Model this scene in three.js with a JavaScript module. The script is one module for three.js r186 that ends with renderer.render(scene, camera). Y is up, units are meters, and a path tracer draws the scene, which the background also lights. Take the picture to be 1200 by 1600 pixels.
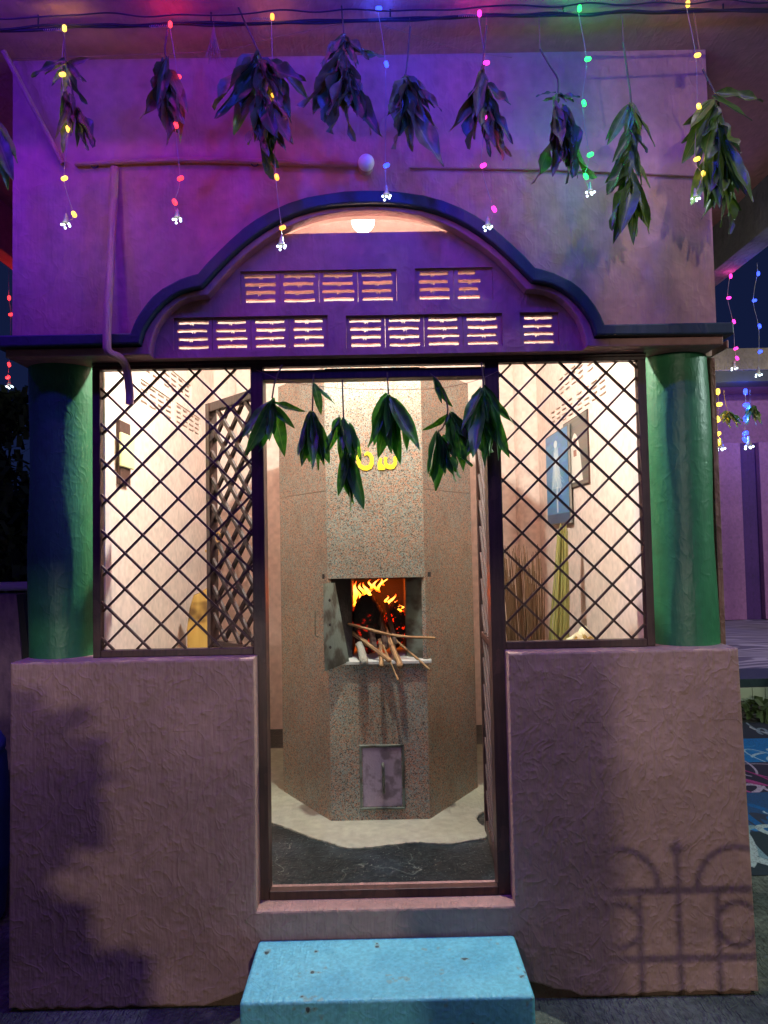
import * as THREE from 'three';
import { mergeGeometries, toCreasedNormals } from 'three/addons/utils/BufferGeometryUtils.js';
import { RectAreaLightUniformsLib } from 'three/addons/lights/RectAreaLightUniformsLib.js';
import { RoundedBoxGeometry } from 'three/addons/geometries/RoundedBoxGeometry.js';

// ---------- camera, sky, moon, exposure ----------
const scene = new THREE.Scene();
const FOCAL = 1155, CX = 600, CY = 800;                       // of the 1200 x 1600 photograph
const camera = new THREE.PerspectiveCamera(2 * Math.atan(CY / FOCAL) * 180 / Math.PI, 0.75, 0.05, 400);
camera.position.set(0, 1.678, 2.77);
camera.rotation.order = 'YXZ';
camera.rotation.set(THREE.MathUtils.degToRad(2.455), THREE.MathUtils.degToRad(-0.286), THREE.MathUtils.degToRad(-1.13));
camera.updateMatrixWorld(true);

const skyTex = (() => {
  const w = 64, h = 32, d = new Float32Array(w * h * 4);
  for (let j = 0; j < h; j++) for (let i = 0; i < w; i++) {
    const el = (j + 0.5) / h - 0.5, k = Math.exp(-Math.abs(el) * 5), o = (j * w + i) * 4;
    d[o] = 0.0035 + 0.003 * k; d[o + 1] = 0.006 + 0.006 * k; d[o + 2] = 0.026 + 0.022 * k; d[o + 3] = 1;
  }
  const t = new THREE.DataTexture(d, w, h, THREE.RGBAFormat, THREE.FloatType);
  t.mapping = THREE.EquirectangularReflectionMapping; t.magFilter = THREE.LinearFilter; t.minFilter = THREE.LinearFilter; t.needsUpdate = true;
  return t;
})();
scene.background = skyTex; scene.environment = skyTex;
const moon = new THREE.DirectionalLight(0xbfcfff, 0.02);
moon.position.set(6, 12, 4); moon.castShadow = true;
Object.assign(moon.shadow.camera, { left: -12, right: 12, top: 12, bottom: -12, near: 0.5, far: 40 });
scene.add(moon, moon.target);

const renderer = new THREE.WebGLRenderer({ antialias: true });
renderer.toneMapping = THREE.LinearToneMapping;
renderer.toneMappingExposure = 1.0;
renderer.shadowMap.enabled = true;

// ---------- helpers ----------
const V = (x, y, z) => new THREE.Vector3(x, y, z);
function rng(seed) { let a = seed >>> 0; return () => { a = (a + 0x6D2B79F5) | 0; let t = Math.imul(a ^ (a >>> 15), 1 | a); t = (t + Math.imul(t ^ (t >>> 7), 61 | t)) ^ t; return ((t ^ (t >>> 14)) >>> 0) / 4294967296; }; }
function ray(px, py) { return V((px - CX) / FOCAL, -(py - CY) / FOCAL, -1).applyQuaternion(camera.quaternion); }
function P(px, py, z) { const d = ray(px, py); return camera.position.clone().addScaledVector(d, (z - camera.position.z) / d.z); }   // on an upright plane
function G(px, py, y) { const d = ray(px, py); return camera.position.clone().addScaledVector(d, (y - camera.position.y) / d.y); }   // on a level plane
// periodic value noise
function noiseTable(seed) { const r = rng(seed), t = new Float32Array(4096); for (let i = 0; i < 4096; i++) t[i] = r(); return t; }
const NT = noiseTable(77);
function vn(x, y, per, s = 0) {
  const xi = Math.floor(x), yi = Math.floor(y), fx = x - xi, fy = y - yi, u = fx * fx * (3 - 2 * fx), v = fy * fy * (3 - 2 * fy);
  const m = (a) => ((a % per) + per) % per;
  const h = (a, b) => NT[(m(a) * 131 + m(b) * 1747 + s * 977 + ((m(a) * m(b)) % 89) * 37) & 4095];
  return (h(xi, yi) * (1 - u) + h(xi + 1, yi) * u) * (1 - v) + (h(xi, yi + 1) * (1 - u) + h(xi + 1, yi + 1) * u) * v;
}
function fbm(x, y, per, oct, s = 0) { let a = 0, k = 0.5, n = 0; for (let i = 0; i < oct; i++) { a += k * vn(x, y, per, s + i); n += k; k *= 0.5; x *= 2; y *= 2; per *= 2; } return a / n; }
function tex(size, fn, srgb, wrap = true) {
  const [w, h] = Array.isArray(size) ? size : [size, size], d = new Uint8Array(w * h * 4);
  for (let j = 0; j < h; j++) for (let i = 0; i < w; i++) { const c = fn(i / w, j / h), o = (j * w + i) * 4; for (let k = 0; k < 3; k++) d[o + k] = Math.max(0, Math.min(255, (Array.isArray(c) ? c[k] : c) * 255)); d[o + 3] = 255; }
  const t = new THREE.DataTexture(d, w, h); t.magFilter = THREE.LinearFilter; t.minFilter = THREE.LinearMipmapLinearFilter; t.generateMipmaps = true;
  if (wrap) t.wrapS = t.wrapT = THREE.RepeatWrapping; if (srgb) t.colorSpace = THREE.SRGBColorSpace; t.needsUpdate = true; return t;
}
function rep(t, u, v = u) { const c = t.clone(); c.repeat.set(u, v); c.needsUpdate = true; return c; }
const mix = (a, b, k) => a.map((v, i) => v + (b[i] - v) * k);
const sst = (a, b, x) => { const t = Math.max(0, Math.min(1, (x - a) / (b - a))); return t * t * (3 - 2 * t); };

const used = {};
function numbered(n) { used[n] = (used[n] || 0) + 1; return used[n] === 1 ? n : `${n}_${String(used[n] - 1).padStart(3, '0')}`; }
function shade(o) { o.traverse((c) => { if (c.isMesh) { c.castShadow = true; c.receiveShadow = true; } }); return o; }
function thing(name, label, category, group, kind) { const o = new THREE.Group(); o.name = numbered(name); o.userData = { label, category }; if (group) o.userData.group = group; if (kind) o.userData.kind = kind; scene.add(o); return o; }
function tag(o, label, category, group, kind) { o.userData = { label, category }; if (group) o.userData.group = group; if (kind) o.userData.kind = kind; return o; }
function part(name, geo, m, parent) { const o = new THREE.Mesh(geo, m); o.name = parent === scene ? numbered(name) : name; o.castShadow = o.receiveShadow = true; parent.add(o); return o; }
function triUV(g) {                                            // uv in metres from the facing axis
  g = g.index ? g.toNonIndexed() : g; const p = g.attributes.position, uv = new Float32Array(p.count * 2);
  for (let i = 0; i < p.count; i += 3) {
    const a = V().fromBufferAttribute(p, i), b = V().fromBufferAttribute(p, i + 1), c = V().fromBufferAttribute(p, i + 2);
    const n = b.clone().sub(a).cross(c.clone().sub(a)); const ax = Math.abs(n.x), ay = Math.abs(n.y), az = Math.abs(n.z);
    [a, b, c].forEach((q, k) => { const [u, v] = az >= ax && az >= ay ? [q.x, q.y] : ax >= ay ? [q.z, q.y] : [q.x, q.z]; uv[(i + k) * 2] = u; uv[(i + k) * 2 + 1] = v; });
  }
  g.setAttribute('uv', new THREE.BufferAttribute(uv, 2)); return g;
}
function box(x0, x1, y0, y1, z0, z1, r = 0.003) {
  const w = x1 - x0, h = y1 - y0, d = z1 - z0; r = Math.min(r, w * 0.45, h * 0.45, d * 0.45);
  const g = r > 0.0008 ? new RoundedBoxGeometry(w, h, d, 2, r) : new THREE.BoxGeometry(w, h, d);
  g.translate((x0 + x1) / 2, (y0 + y1) / 2, (z0 + z1) / 2); return triUV(g);
}
function merge(list) { return mergeGeometries(list.map((g) => { g = g.index ? g.toNonIndexed() : g; for (const k of Object.keys(g.attributes)) if (!['position', 'normal', 'uv'].includes(k)) g.deleteAttribute(k); return g; })); }
function shp(pts) { const s = new THREE.Shape(); pts.forEach(([x, y], i) => (i ? s.lineTo(x, y) : s.moveTo(x, y))); s.closePath(); return s; }
function hole(pts) { const s = new THREE.Path(); pts.forEach(([x, y], i) => (i ? s.lineTo(x, y) : s.moveTo(x, y))); s.closePath(); return s; }
function ex(shape, zFront, depth, bev = 0) {
  const g = new THREE.ExtrudeGeometry(shape, bev ? { depth: depth - 2 * bev, bevelEnabled: true, bevelSize: bev, bevelThickness: bev, bevelOffset: -bev, bevelSegments: 2, steps: 1 } : { depth, bevelEnabled: false, steps: 1 });
  g.translate(0, 0, zFront - depth + bev); return triUV(g);
}
function tube(pts, r, seg = 6, n = 0, closed = false) {
  const c = new THREE.CatmullRomCurve3(pts.map((p) => (p.isVector3 ? p : V(...p))), closed, 'catmullrom', 0.5);
  return new THREE.TubeGeometry(c, n || Math.max(2, pts.length * 4), r, seg, closed);
}
function straight(a, b, r, seg = 6) { return new THREE.TubeGeometry(new THREE.LineCurve3(a, b), 1, r, seg, false); }
function lathe(pts, seg = 24) { return new THREE.LatheGeometry(pts.map(([x, y]) => new THREE.Vector2(x, y)), seg); }
function barBetween(a, b, w, d, up = V(0, 0, 1)) {              // flat bar, w across, d along "up"
  const L = a.distanceTo(b), g = new THREE.BoxGeometry(w, L, d); const y = b.clone().sub(a).normalize(), z = up.clone().addScaledVector(y, -up.dot(y)).normalize(), x = y.clone().cross(z);
  g.applyMatrix4(new THREE.Matrix4().makeBasis(x, y, z)); const m = a.clone().add(b).multiplyScalar(0.5); g.translate(m.x, m.y, m.z); return g;
}

// ---------- materials ----------
const lin = (r, g, b) => new THREE.Color().setRGB(r, g, b);
const plasterBump = tex(1024, (u, v) => {                       // brushed, lumpy lime plaster; one tile = 1 m
  const w = fbm(u * 8, v * 8, 8, 3, 3) - 0.5;
  const strokes = fbm((u + 0.012 * w) * 112, (v + 0.05 * w) * 14, 14 * 1, 3, 11);
  const lumps = fbm(u * 16, v * 16, 16, 4, 21); const pits = Math.pow(fbm(u * 64, v * 64, 64, 2, 5), 3);
  const ridge = 1 - Math.abs(2 * fbm(u * 22 + 3 * w, v * 13, 11, 3, 31) - 1);
  return 0.36 * lumps + 0.27 * strokes + 0.16 * Math.pow(ridge, 9) + 0.05 * Math.pow(ridge, 3) + 0.25 * pits + 0.12 * fbm(u * 60 + 4 * w, v * 30, 30, 2, 41);
});
const plasterTone = (a, b, c, seed) => tex(512, (u, v) => {      // paint of uneven thickness, one tile = 2.5 m
  const n = fbm(u * 5, v * 5, 5, 5, seed), m = fbm(u * 40, v * 18, 2 * 1, 3, seed + 9), q = fbm(u * 90, v * 90, 90, 2, seed + 4);
  let k = mix(a, b, sst(0.32, 0.68, n)); k = mix(k, c, 0.5 * sst(0.6, 0.8, m)); return k.map((x) => x * (0.93 + 0.14 * q));
}, true);
function plaster(a, b, c, seed, bump = 0.006, rough = 0.72) {
  const m = new THREE.MeshStandardMaterial({ map: rep(plasterTone(a, b, c, seed), 0.4), bumpMap: rep(plasterBump, 1), bumpScale: bump, roughness: rough }); return m;
}
const M = {};
M.pink = plaster([0.72, 0.53, 0.50], [0.66, 0.47, 0.45], [0.60, 0.45, 0.42], 1, 0.005, 0.6);
M.base = plaster([0.68, 0.545, 0.50], [0.60, 0.475, 0.435], [0.50, 0.40, 0.36], 41, 0.011, 0.62);
M.inner = plaster([0.90, 0.82, 0.775], [0.885, 0.805, 0.76], [0.87, 0.785, 0.74], 5, 0.0012, 0.7);
M.ceiling = plaster([0.92, 0.88, 0.84], [0.88, 0.84, 0.80], [0.85, 0.8, 0.76], 8, 0.003, 0.85);
M.green = plaster([0.20, 0.47, 0.30], [0.17, 0.42, 0.27], [0.15, 0.37, 0.25], 13, 0.003, 0.45);
M.darkGreen = plaster([0.14, 0.23, 0.24], [0.12, 0.20, 0.22], [0.16, 0.24, 0.24], 17, 0.003, 0.5);
M.side = plaster([0.52, 0.38, 0.34], [0.46, 0.34, 0.30], [0.42, 0.32, 0.28], 23, 0.016, 0.8);
M.concrete = plaster([0.46, 0.46, 0.42], [0.36, 0.37, 0.34], [0.26, 0.28, 0.25], 29, 0.01, 0.9);
M.plinth = plaster([0.46, 0.34, 0.28], [0.36, 0.28, 0.22], [0.26, 0.22, 0.18], 31, 0.012, 0.85);
const woodTone = tex(512, (u, v) => { const n = fbm(u * 6, v * 6, 6, 4, 2), s = fbm(u * 80, v * 5, 5, 3, 7); return mix([0.30, 0.20, 0.17], [0.22, 0.145, 0.125], sst(0.3, 0.7, 0.5 * n + 0.5 * s)).map((x) => x * (n > 0.66 ? 1.25 : 1)); }, true);
M.brown = new THREE.MeshStandardMaterial({ map: rep(woodTone, 1.5), bumpMap: rep(plasterBump, 2), bumpScale: 0.0012, roughness: 0.48 });
M.conduit = new THREE.MeshStandardMaterial({ color: lin(0.40, 0.25, 0.24), roughness: 0.5 });
M.wire = new THREE.MeshStandardMaterial({ color: lin(0.02, 0.02, 0.022), roughness: 0.55 });
M.ledWire = new THREE.MeshStandardMaterial({ color: lin(0.32, 0.28, 0.22), roughness: 0.4 });
M.thread = new THREE.MeshStandardMaterial({ color: lin(0.25, 0.15, 0.09), roughness: 0.9 });
M.steel = new THREE.MeshStandardMaterial({ color: lin(0.30, 0.32, 0.30), roughness: 0.5, metalness: 0.35, bumpMap: rep(plasterBump, 2), bumpScale: 0.002, map: rep(tex(256, (u, v) => { const n = fbm(u * 8, v * 8, 8, 5, 3); return mix([0.75, 0.8, 0.76], [0.50, 0.47, 0.42], sst(0.38, 0.7, n)); }, true), 2) });
M.soot = new THREE.MeshStandardMaterial({ color: lin(0.03, 0.026, 0.024), roughness: 0.85, bumpMap: rep(plasterBump, 3), bumpScale: 0.004 });
M.brass = new THREE.MeshStandardMaterial({ color: lin(0.6, 0.38, 0.14), roughness: 0.35, metalness: 0.9 });
const granite = (seed, dirt) => tex(1024, (u, v) => {            // one tile = 0.7 m
  const a = fbm(u * 140, v * 140, 140, 2, seed), b = fbm(u * 96 + 7, v * 96, 96, 2, seed + 3), c = fbm(u * 9, v * 9, 9, 4, seed + 6), e = fbm(u * 210, v * 210, 210, 1, seed + 9);
  let k = [0.53, 0.48, 0.42]; k = mix(k, [0.62, 0.46, 0.38], sst(0.47, 0.6, b + 0.25 * (c - 0.5))); k = mix(k, [0.46, 0.53, 0.52], sst(0.5, 0.66, a - 0.25 * (c - 0.5)));
  k = mix(k, [0.20, 0.18, 0.16], 0.8 * sst(0.64, 0.84, e)); k = mix(k, [0.72, 0.68, 0.60], sst(0.62, 0.8, 1 - e) * 0.5);
  k = mix(k, [0.36, 0.28, 0.22], dirt * sst(0.5, 0.75, fbm(u * 6, v * 6, 6, 4, seed + 13)));
  return k;
}, true);
const gr1 = granite(3, 0.12), gr2 = granite(19, 0.2);
M.granite = new THREE.MeshStandardMaterial({ map: rep(gr1, 1 / 0.7), roughness: 0.33 });
M.graniteSide = new THREE.MeshStandardMaterial({ map: rep(gr2, 1 / 0.7), roughness: 0.42 });
M.yellowPaint = new THREE.MeshStandardMaterial({ color: lin(0.85, 0.62, 0.02), roughness: 0.5 });
M.white = new THREE.MeshStandardMaterial({ color: lin(0.75, 0.75, 0.72), roughness: 0.4 });

// ---------- ground ----------
const gTex = tex(1024, (u, v) => { const n = fbm(u * 6, v * 6, 6, 6, 4), g = fbm(u * 120, v * 120, 120, 2, 9), s = fbm(u * 20, v * 20, 20, 3, 15); let k = mix([0.42, 0.44, 0.39], [0.29, 0.32, 0.28], sst(0.35, 0.65, n)); k = mix(k, [0.42, 0.42, 0.37], sst(0.6, 0.75, s) * 0.7); return k.map((x) => x * (0.8 + 0.4 * g)); }, true);
const ground = part('ground', triUV(new THREE.PlaneGeometry(120, 120, 1, 1).rotateX(-Math.PI / 2).translate(0, 0, -20)), new THREE.MeshStandardMaterial({ map: rep(gTex, 0.5), bumpMap: rep(plasterBump, 1.3), bumpScale: 0.02, roughness: 0.92 }), scene);
ground.userData = { kind: 'structure' };

// ---------- the shrine building ----------
const BL = -1.385, BR = 1.338, MID = -0.033, ZB = -3.02, SLAB = 3.58;
const shrine = thing('shrine_building', 'small pink plastered shrine with arched pediment, green columns and grilled openings', 'shrine');
{
  // base wall: two high blocks joined by the door sill, broken lower edge
  const r = rng(12), top = 1.262, pts = [];
  pts.push([BL, top], [-0.481, top], [-0.481, 0.341], [0.466, 0.341], [0.466, top], [BR - 0.012, top], [BR + 0.014, 0.012]);
  const bottom = [];
  for (let x = BR - 0.02; x > 0.74; x -= 0.022) bottom.push([x, 0.006 + 0.012 * r() + (x > 0.95 ? 0.006 : 0)]);
  bottom.push([0.70, 0.012], [0.66, 0.03], [0.60, 0.038], [0.56, 0.055], [0.50, 0.068], [0.46, 0.07], [-0.47, 0.072], [-0.52, 0.062], [-0.56, 0.045], [-0.60, 0.032], [-0.66, 0.012]);
  for (let x = -0.68; x > BL + 0.02; x -= 0.022) bottom.push([x, 0.005 + 0.013 * r()]);
  part('base_wall', ex(shp([...pts, ...bottom, [BL - 0.004, 0.012]]), 0, 0.22, 0.008), M.base, shrine);
  part('plinth', box(BL + 0.02, BR - 0.01, -0.1, 0.085, -0.2, -0.016), M.plinth, shrine);
}
// pediment outline (half, from the middle out), and its offsets
const halfOuter = [[0, 3.008], [0.08, 3.006], [0.145, 2.998], [0.22, 2.986], [0.29, 2.965], [0.36, 2.935], [0.41, 2.907], [0.46, 2.872], [0.51, 2.828], [0.55, 2.79], [0.595, 2.745], [0.632, 2.702], [0.66, 2.695], [0.70, 2.682], [0.765, 2.648], [0.80, 2.62], [0.828, 2.588], [0.855, 2.55], [0.873, 2.515], [0.886, 2.481]];
const inner1 = [[0, 2.96], [0.08, 2.958], [0.14, 2.952], [0.21, 2.940], [0.27, 2.922], [0.335, 2.893], [0.385, 2.865], [0.43, 2.834], [0.475, 2.798], [0.51, 2.766], [0.56, 2.716], [0.62, 2.651], [0.655, 2.646], [0.695, 2.635], [0.73, 2.617], [0.765, 2.59], [0.795, 2.558], [0.822, 2.520], [0.84, 2.488], [0.853, 2.441]];
const inner2 = [[0, 2.945], [0.08, 2.942], [0.14, 2.934], [0.2, 2.921], [0.26, 2.901], [0.335, 2.868], [0.385, 2.835], [0.43, 2.804], [0.465, 2.776], [0.5, 2.744], [0.55, 2.69], [0.602, 2.628], [0.635, 2.627], [0.677, 2.62], [0.715, 2.602], [0.745, 2.579], [0.77, 2.553], [0.795, 2.518], [0.813, 2.47], [0.822, 2.42]];
const full = (half) => [...half.slice(1).reverse().map(([x, y]) => [MID - x, y]), ...half.map(([x, y]) => [MID + x, y])];
const lo1 = inner1.filter(([, y]) => y > 2.44), lo2 = inner2;
const jali = [];                                                  // [x0, x1, y0, units]
jali.push([-0.782, -0.188, 2.435, 4], [-0.118, 0.484, 2.431, 4], [0.552, 0.702, 2.431, 1], [-0.522, 0.081, 2.611, 4], [0.152, 0.452, 2.611, 2]);
const JH = 0.139;
{
  const o = full(halfOuter), W0 = BL - 0.008, W1 = BR - 0.034, yT = SLAB + 0.02;
  // wall above the arch
  part('upper_wall', ex(shp([[W0, 2.44], [W0, yT], [W1, yT], [W1, 2.44], [MID + 0.84, 2.44], ...full(inner1.map(([x, y]) => [x * 1.004, Math.max(y + 0.003, 2.44)])).reverse(), [MID - 0.84, 2.44]]), -0.03, 0.035), M.pink, shrine);
  part('inner_wall', ex(shp([[W0 + 0.002, 2.442], [W0 + 0.002, yT], [W1 - 0.002, yT], [W1 - 0.002, 2.442], [MID + 0.838, 2.442], ...full(inner1.map(([x, y]) => [x, Math.max(y, 2.442)])).reverse(), [MID - 0.838, 2.442]]), -0.0655, 0.036), M.inner, shrine);
  // dark moulding along the arch and the eaves
  const i1 = full(lo1);
  part('dark_moulding', ex(shp([[BL - 0.035, 2.436], [BL - 0.035, 2.481], ...o, [BR - 0.002, 2.481], [BR - 0.002, 2.436], ...i1.slice().reverse()]), 0.045, 0.09, 0.006), M.darkGreen, shrine);
  // pink band below it
  const i2 = full(lo2);
  part('pink_moulding', ex(shp([[BL - 0.012, 2.405], [BL - 0.012, 2.4355], [i1[0][0], 2.4355], ...i1, [i1[i1.length - 1][0], 2.4355], [BR - 0.03, 2.4355], [BR - 0.03, 2.405], [i2[i2.length - 1][0], 2.405], ...i2.slice().reverse(), [i2[0][0], 2.405]]), 0.016, 0.055, 0.005), M.pink, shrine);
  for (const [x0, x1] of [[W0 + 0.006, BL + 0.17], [BR - 0.17, W1 - 0.004]]) part('corner_fill', box(x0, x1, 2.4415, SLAB + 0.02, -0.1665, -0.102, 0), M.pink, shrine);
  for (const [x0, x1] of [[BL + 0.002, MID - 0.823], [MID + 0.823, BR - 0.036]]) part('lintel', box(x0, x1, 2.4055, 2.441, -0.17, -0.0395, 0), M.pink, shrine);
  // cornice and moulding return along the two sides
  for (const [x0, x1] of [[BL - 0.035, BL + 0.06], [BR - 0.06, BR - 0.002]]) part('dark_moulding', box(x0, x1, 2.436, 2.481, ZB - 0.03, -0.046), M.darkGreen, shrine);
  for (const [x0, x1] of [[BL - 0.012, BL - 0.001], [BR + 0.0085, BR + 0.016]]) part('eaves_underside', box(x0, x1, 2.405, 2.4355, ZB - 0.01, -0.04), M.pink, shrine);
  // tympanum panel with openings for the lattice blocks, open lunette on top
  const chord = 2.882, i2h = inner2.map(([x, y], i) => [x * 0.6 + inner1[i][0] * 0.4, y * 0.6 + inner1[i][1] * 0.4]), t = full(i2h).filter(([, y]) => y < chord - 0.004);
  const kc = i2h.findIndex(([, y]) => y < chord), cw = i2h[kc - 1][0] + (i2h[kc][0] - i2h[kc - 1][0]) * (i2h[kc - 1][1] - chord) / (i2h[kc - 1][1] - i2h[kc][1]);
  const L = t.filter(([x]) => x < MID), Rr = t.filter(([x]) => x > MID);
  const s = shp([[L[0][0], 2.405], ...L, [MID - cw, chord], [MID + cw, chord], ...Rr, [Rr[Rr.length - 1][0], 2.405]]);
  for (const [x0, x1, y0] of jali) s.holes.push(hole([[x0, y0], [x1, y0], [x1, y0 + JH - 0.012], [x0, y0 + JH - 0.012]]));
  part('tympanum', ex(s, -0.0405, 0.055), M.pink, shrine);
}
// lattice blocks: thin slots between wavy bars
function jaliGeo(seed, clipRight) {
  const r = rng(seed), w = 0.151, h = JH - 0.012, s = shp([[0.001, 0.001], [w, 0.001], [w, h - 0.001], [0.001, h - 0.001]]);
  for (let k = 0; k < 4; k++) {
    const y = 0.008 + k * 0.0315, x0 = 0.012 + 0.008 * r(), x1 = (clipRight ? 0.085 + 0.02 * r() : w - 0.014 - 0.01 * r()), hh = 0.0112 + 0.0035 * r(), n = 9, up = [], dn = [], sag = (r() - 0.5) * 0.004;
    for (let i = 0; i <= n; i++) { const t = i / n, x = x0 + (x1 - x0) * t, b = sag * Math.sin(Math.PI * t); up.push([x, y + hh + b + (r() - 0.5) * 0.0018]); dn.push([x, y + b + (r() - 0.5) * 0.0018]); }
    if (k > 0) { const xm = (x0 + x1) / 2 + (r() - 0.5) * 0.02; const a = dn.findIndex(([x]) => x > xm - 0.008); dn.splice(a, 0, [xm - 0.007, y], [xm - 0.005, y - 0.008], [xm + 0.006, y - 0.008], [xm + 0.007, y]); dn.sort((p, q) => p[0] - q[0]); }
    s.holes.push(hole([...dn, ...up.reverse()]));
  }
  return ex(s, 0, 0.02);
}
const jaliG = [0, 1, 2, 3, 4].map((i) => jaliGeo(50 + i * 7)), jaliClip = jaliGeo(99, true);
let jc = 0;
for (const [x0, x1, y0, n] of jali) {
  const wall = shrine.children.find((c) => c.name === 'tympanum');
  for (let k = 0; k < n; k++) { const b = part('lattice_block', n === 2 && k === 1 ? jaliClip : jaliG[(jc++ * 3) % 5], M.pink, wall); b.position.set(x0 + (x1 - x0) * k / n, y0, -0.052); b.scale.x = (x1 - x0) / n / 0.152; }
}
// side walls and back wall, ceiling, floor
{
  const zc = -1.53;
  for (const [xo, xi, dir] of [[BL + 0.0, BL + 0.16, 1], [BR + 0.008, BR - 0.16, -1]]) {
    const s = shp([[ZB, -0.1], [-0.222, -0.1], [-0.222, 2.406], [-0.167, 2.406], [-0.167, SLAB + 0.02], [ZB, SLAB + 0.02]]);
    const rows = [[-0.77, 2.435, 4], [-0.10, 2.431, 4], [-0.52, 2.611, 4], [0.14, 2.611, 2]];
    for (const [a, y0, n] of rows) s.holes.push(hole([[zc + a, y0], [zc + a + 0.152 * n, y0], [zc + a + 0.152 * n, y0 + JH - 0.012], [zc + a, y0 + JH - 0.012]]));
    const g = new THREE.ExtrudeGeometry(s, { depth: 0.16, bevelEnabled: false }); g.rotateY(-Math.PI / 2); g.translate(Math.max(xo, xi), 0, 0);
    const wall = part('side_wall', triUV(g), dir > 0 ? M.inner : M.inner, shrine);
    for (const [a, y0, n] of rows) for (let k = 0; k < n; k++) { const b = part('lattice_block', jaliG[(jc++ * 3) % 5], M.inner, wall); b.rotation.y = -Math.PI / 2; b.position.set(dir > 0 ? xi - 0.028 : xi + 0.008, y0, zc + a + 0.152 * k); }
  }
  // outer skin of the side walls, rougher render
  part('side_render', box(BR + 0.0085, BR + 0.03, -0.05, 2.404, ZB, -0.19), M.side, shrine);
  part('back_wall', box(BL + 0.161, BR - 0.161, 0, SLAB + 0.02, ZB, ZB + 0.16), M.inner, shrine);
  for (const x of [BL + 0.16, BR - 0.16]) part('corner_pier', triUV(new THREE.CylinderGeometry(0.14, 0.14, 3.2, 24).translate(x, 1.9, ZB + 0.17)), M.inner, shrine);
  // front faces behind the columns
  part('corner_pier', box(BL + 0.02, -1.112, 1.25, 2.404, -0.29, -0.223), M.inner, shrine);
  part('corner_pier', box(1.05, BR - 0.02, 1.25, 2.404, -0.29, -0.223), M.inner, shrine);
}
for (const cx of [-1.272, 1.205]) {
  const pr = []; for (let i = 0; i <= 20; i++) { const t = i / 20; pr.push([0.131 + 0.004 * Math.sin(t * 9 + cx) + 0.004 * (1 - t), 1.258 + t * 1.15]); }
  const g = lathe(pr, 40); const uv = g.attributes.uv; for (let i = 0; i < uv.count; i++) uv.setXY(i, uv.getX(i) * 0.82, uv.getY(i) * 1.15); g.translate(cx, 0, -0.215); part('column', g, M.green, shrine);
}
// roof slab with drop beams
part('roof_slab', box(-2.12, 2.22, SLAB, 3.78, -3.3, 0.30, 0.006), M.pink, shrine);
part('edge_beam', box(2.075, 2.215, 3.31, SLAB + 0.002, -3.29, 0.19, 0.006), M.concrete, shrine);
part('edge_beam', box(-2.115, -2.02, 3.31, SLAB + 0.002, -3.29, 0.19, 0.006), M.pink, shrine);
// floor inside
const FY = 0.30;
const floorTex = tex(1024, (u, v) => {
  const n = fbm(u * 5, v * 5, 5, 5, 8), d = fbm(u * 70, v * 70, 70, 2, 3), s = fbm(u * 200, v * 200, 200, 1, 12), cr = Math.abs(fbm(u * 4 + 0.3 * n, v * 4, 4, 4, 22) - 0.5);
  let k = mix([0.07, 0.11, 0.12], [0.13, 0.18, 0.20], sst(0.4, 0.7, n)); k = mix(k, [0.26, 0.32, 0.32], 0.4 * sst(0.55, 0.8, d)); k = mix(k, [0.62, 0.64, 0.56], sst(0.9, 0.96, s)); k = mix(k, [0.6, 0.62, 0.55], 0.6 * sst(0.006, 0.0, cr)); k = mix(k, [0.7, 0.72, 0.66], sst(0.73, 0.78, fbm(u * 9, v * 11, 1, 4, 33))); return k;
}, true);
part('floor', box(BL + 0.161, BR - 0.161, 0, FY, ZB + 0.16, -0.221, 0), new THREE.MeshStandardMaterial({ map: rep(floorTex, 0.9), roughness: 0.4, bumpMap: rep(plasterBump, 1.2), bumpScale: 0.004 }), shrine);
part('floor', box(-0.478, 0.463, 0.2, FY + 0.002, -0.222, -0.1255, 0), shrine.children[shrine.children.length - 1].material, shrine);

// brown steel frame: header, posts, sills
const frame = part('steel_frame', merge([
  box(-1.113, 1.05, 2.392, 2.404, -0.135, -0.085), box(-1.113, -1.083, 1.262, 2.391, -0.13, -0.09), box(1.018, 1.05, 1.264, 2.391, -0.13, -0.09),
  box(-1.082, -0.497, 1.263, 1.289, -0.13, -0.088), box(0.474, 1.017, 1.263, 1.291, -0.13, -0.088)]), M.brown, shrine);
part('header_beam', box(-1.113, 1.05, 2.376, 2.3915, -0.128, -0.088), M.brown, shrine);
part('door_frame', merge([box(-0.4965, -0.448, 0.328, 2.3755, -0.17, -0.086), box(0.418, 0.4735, 0.328, 2.3755, -0.17, -0.086), box(-0.4475, 0.4175, 2.325, 2.362, -0.16, -0.09), box(-0.4475, 0.4175, 0.326, 0.373, -0.125, -0.084)]), M.brown, shrine);
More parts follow.
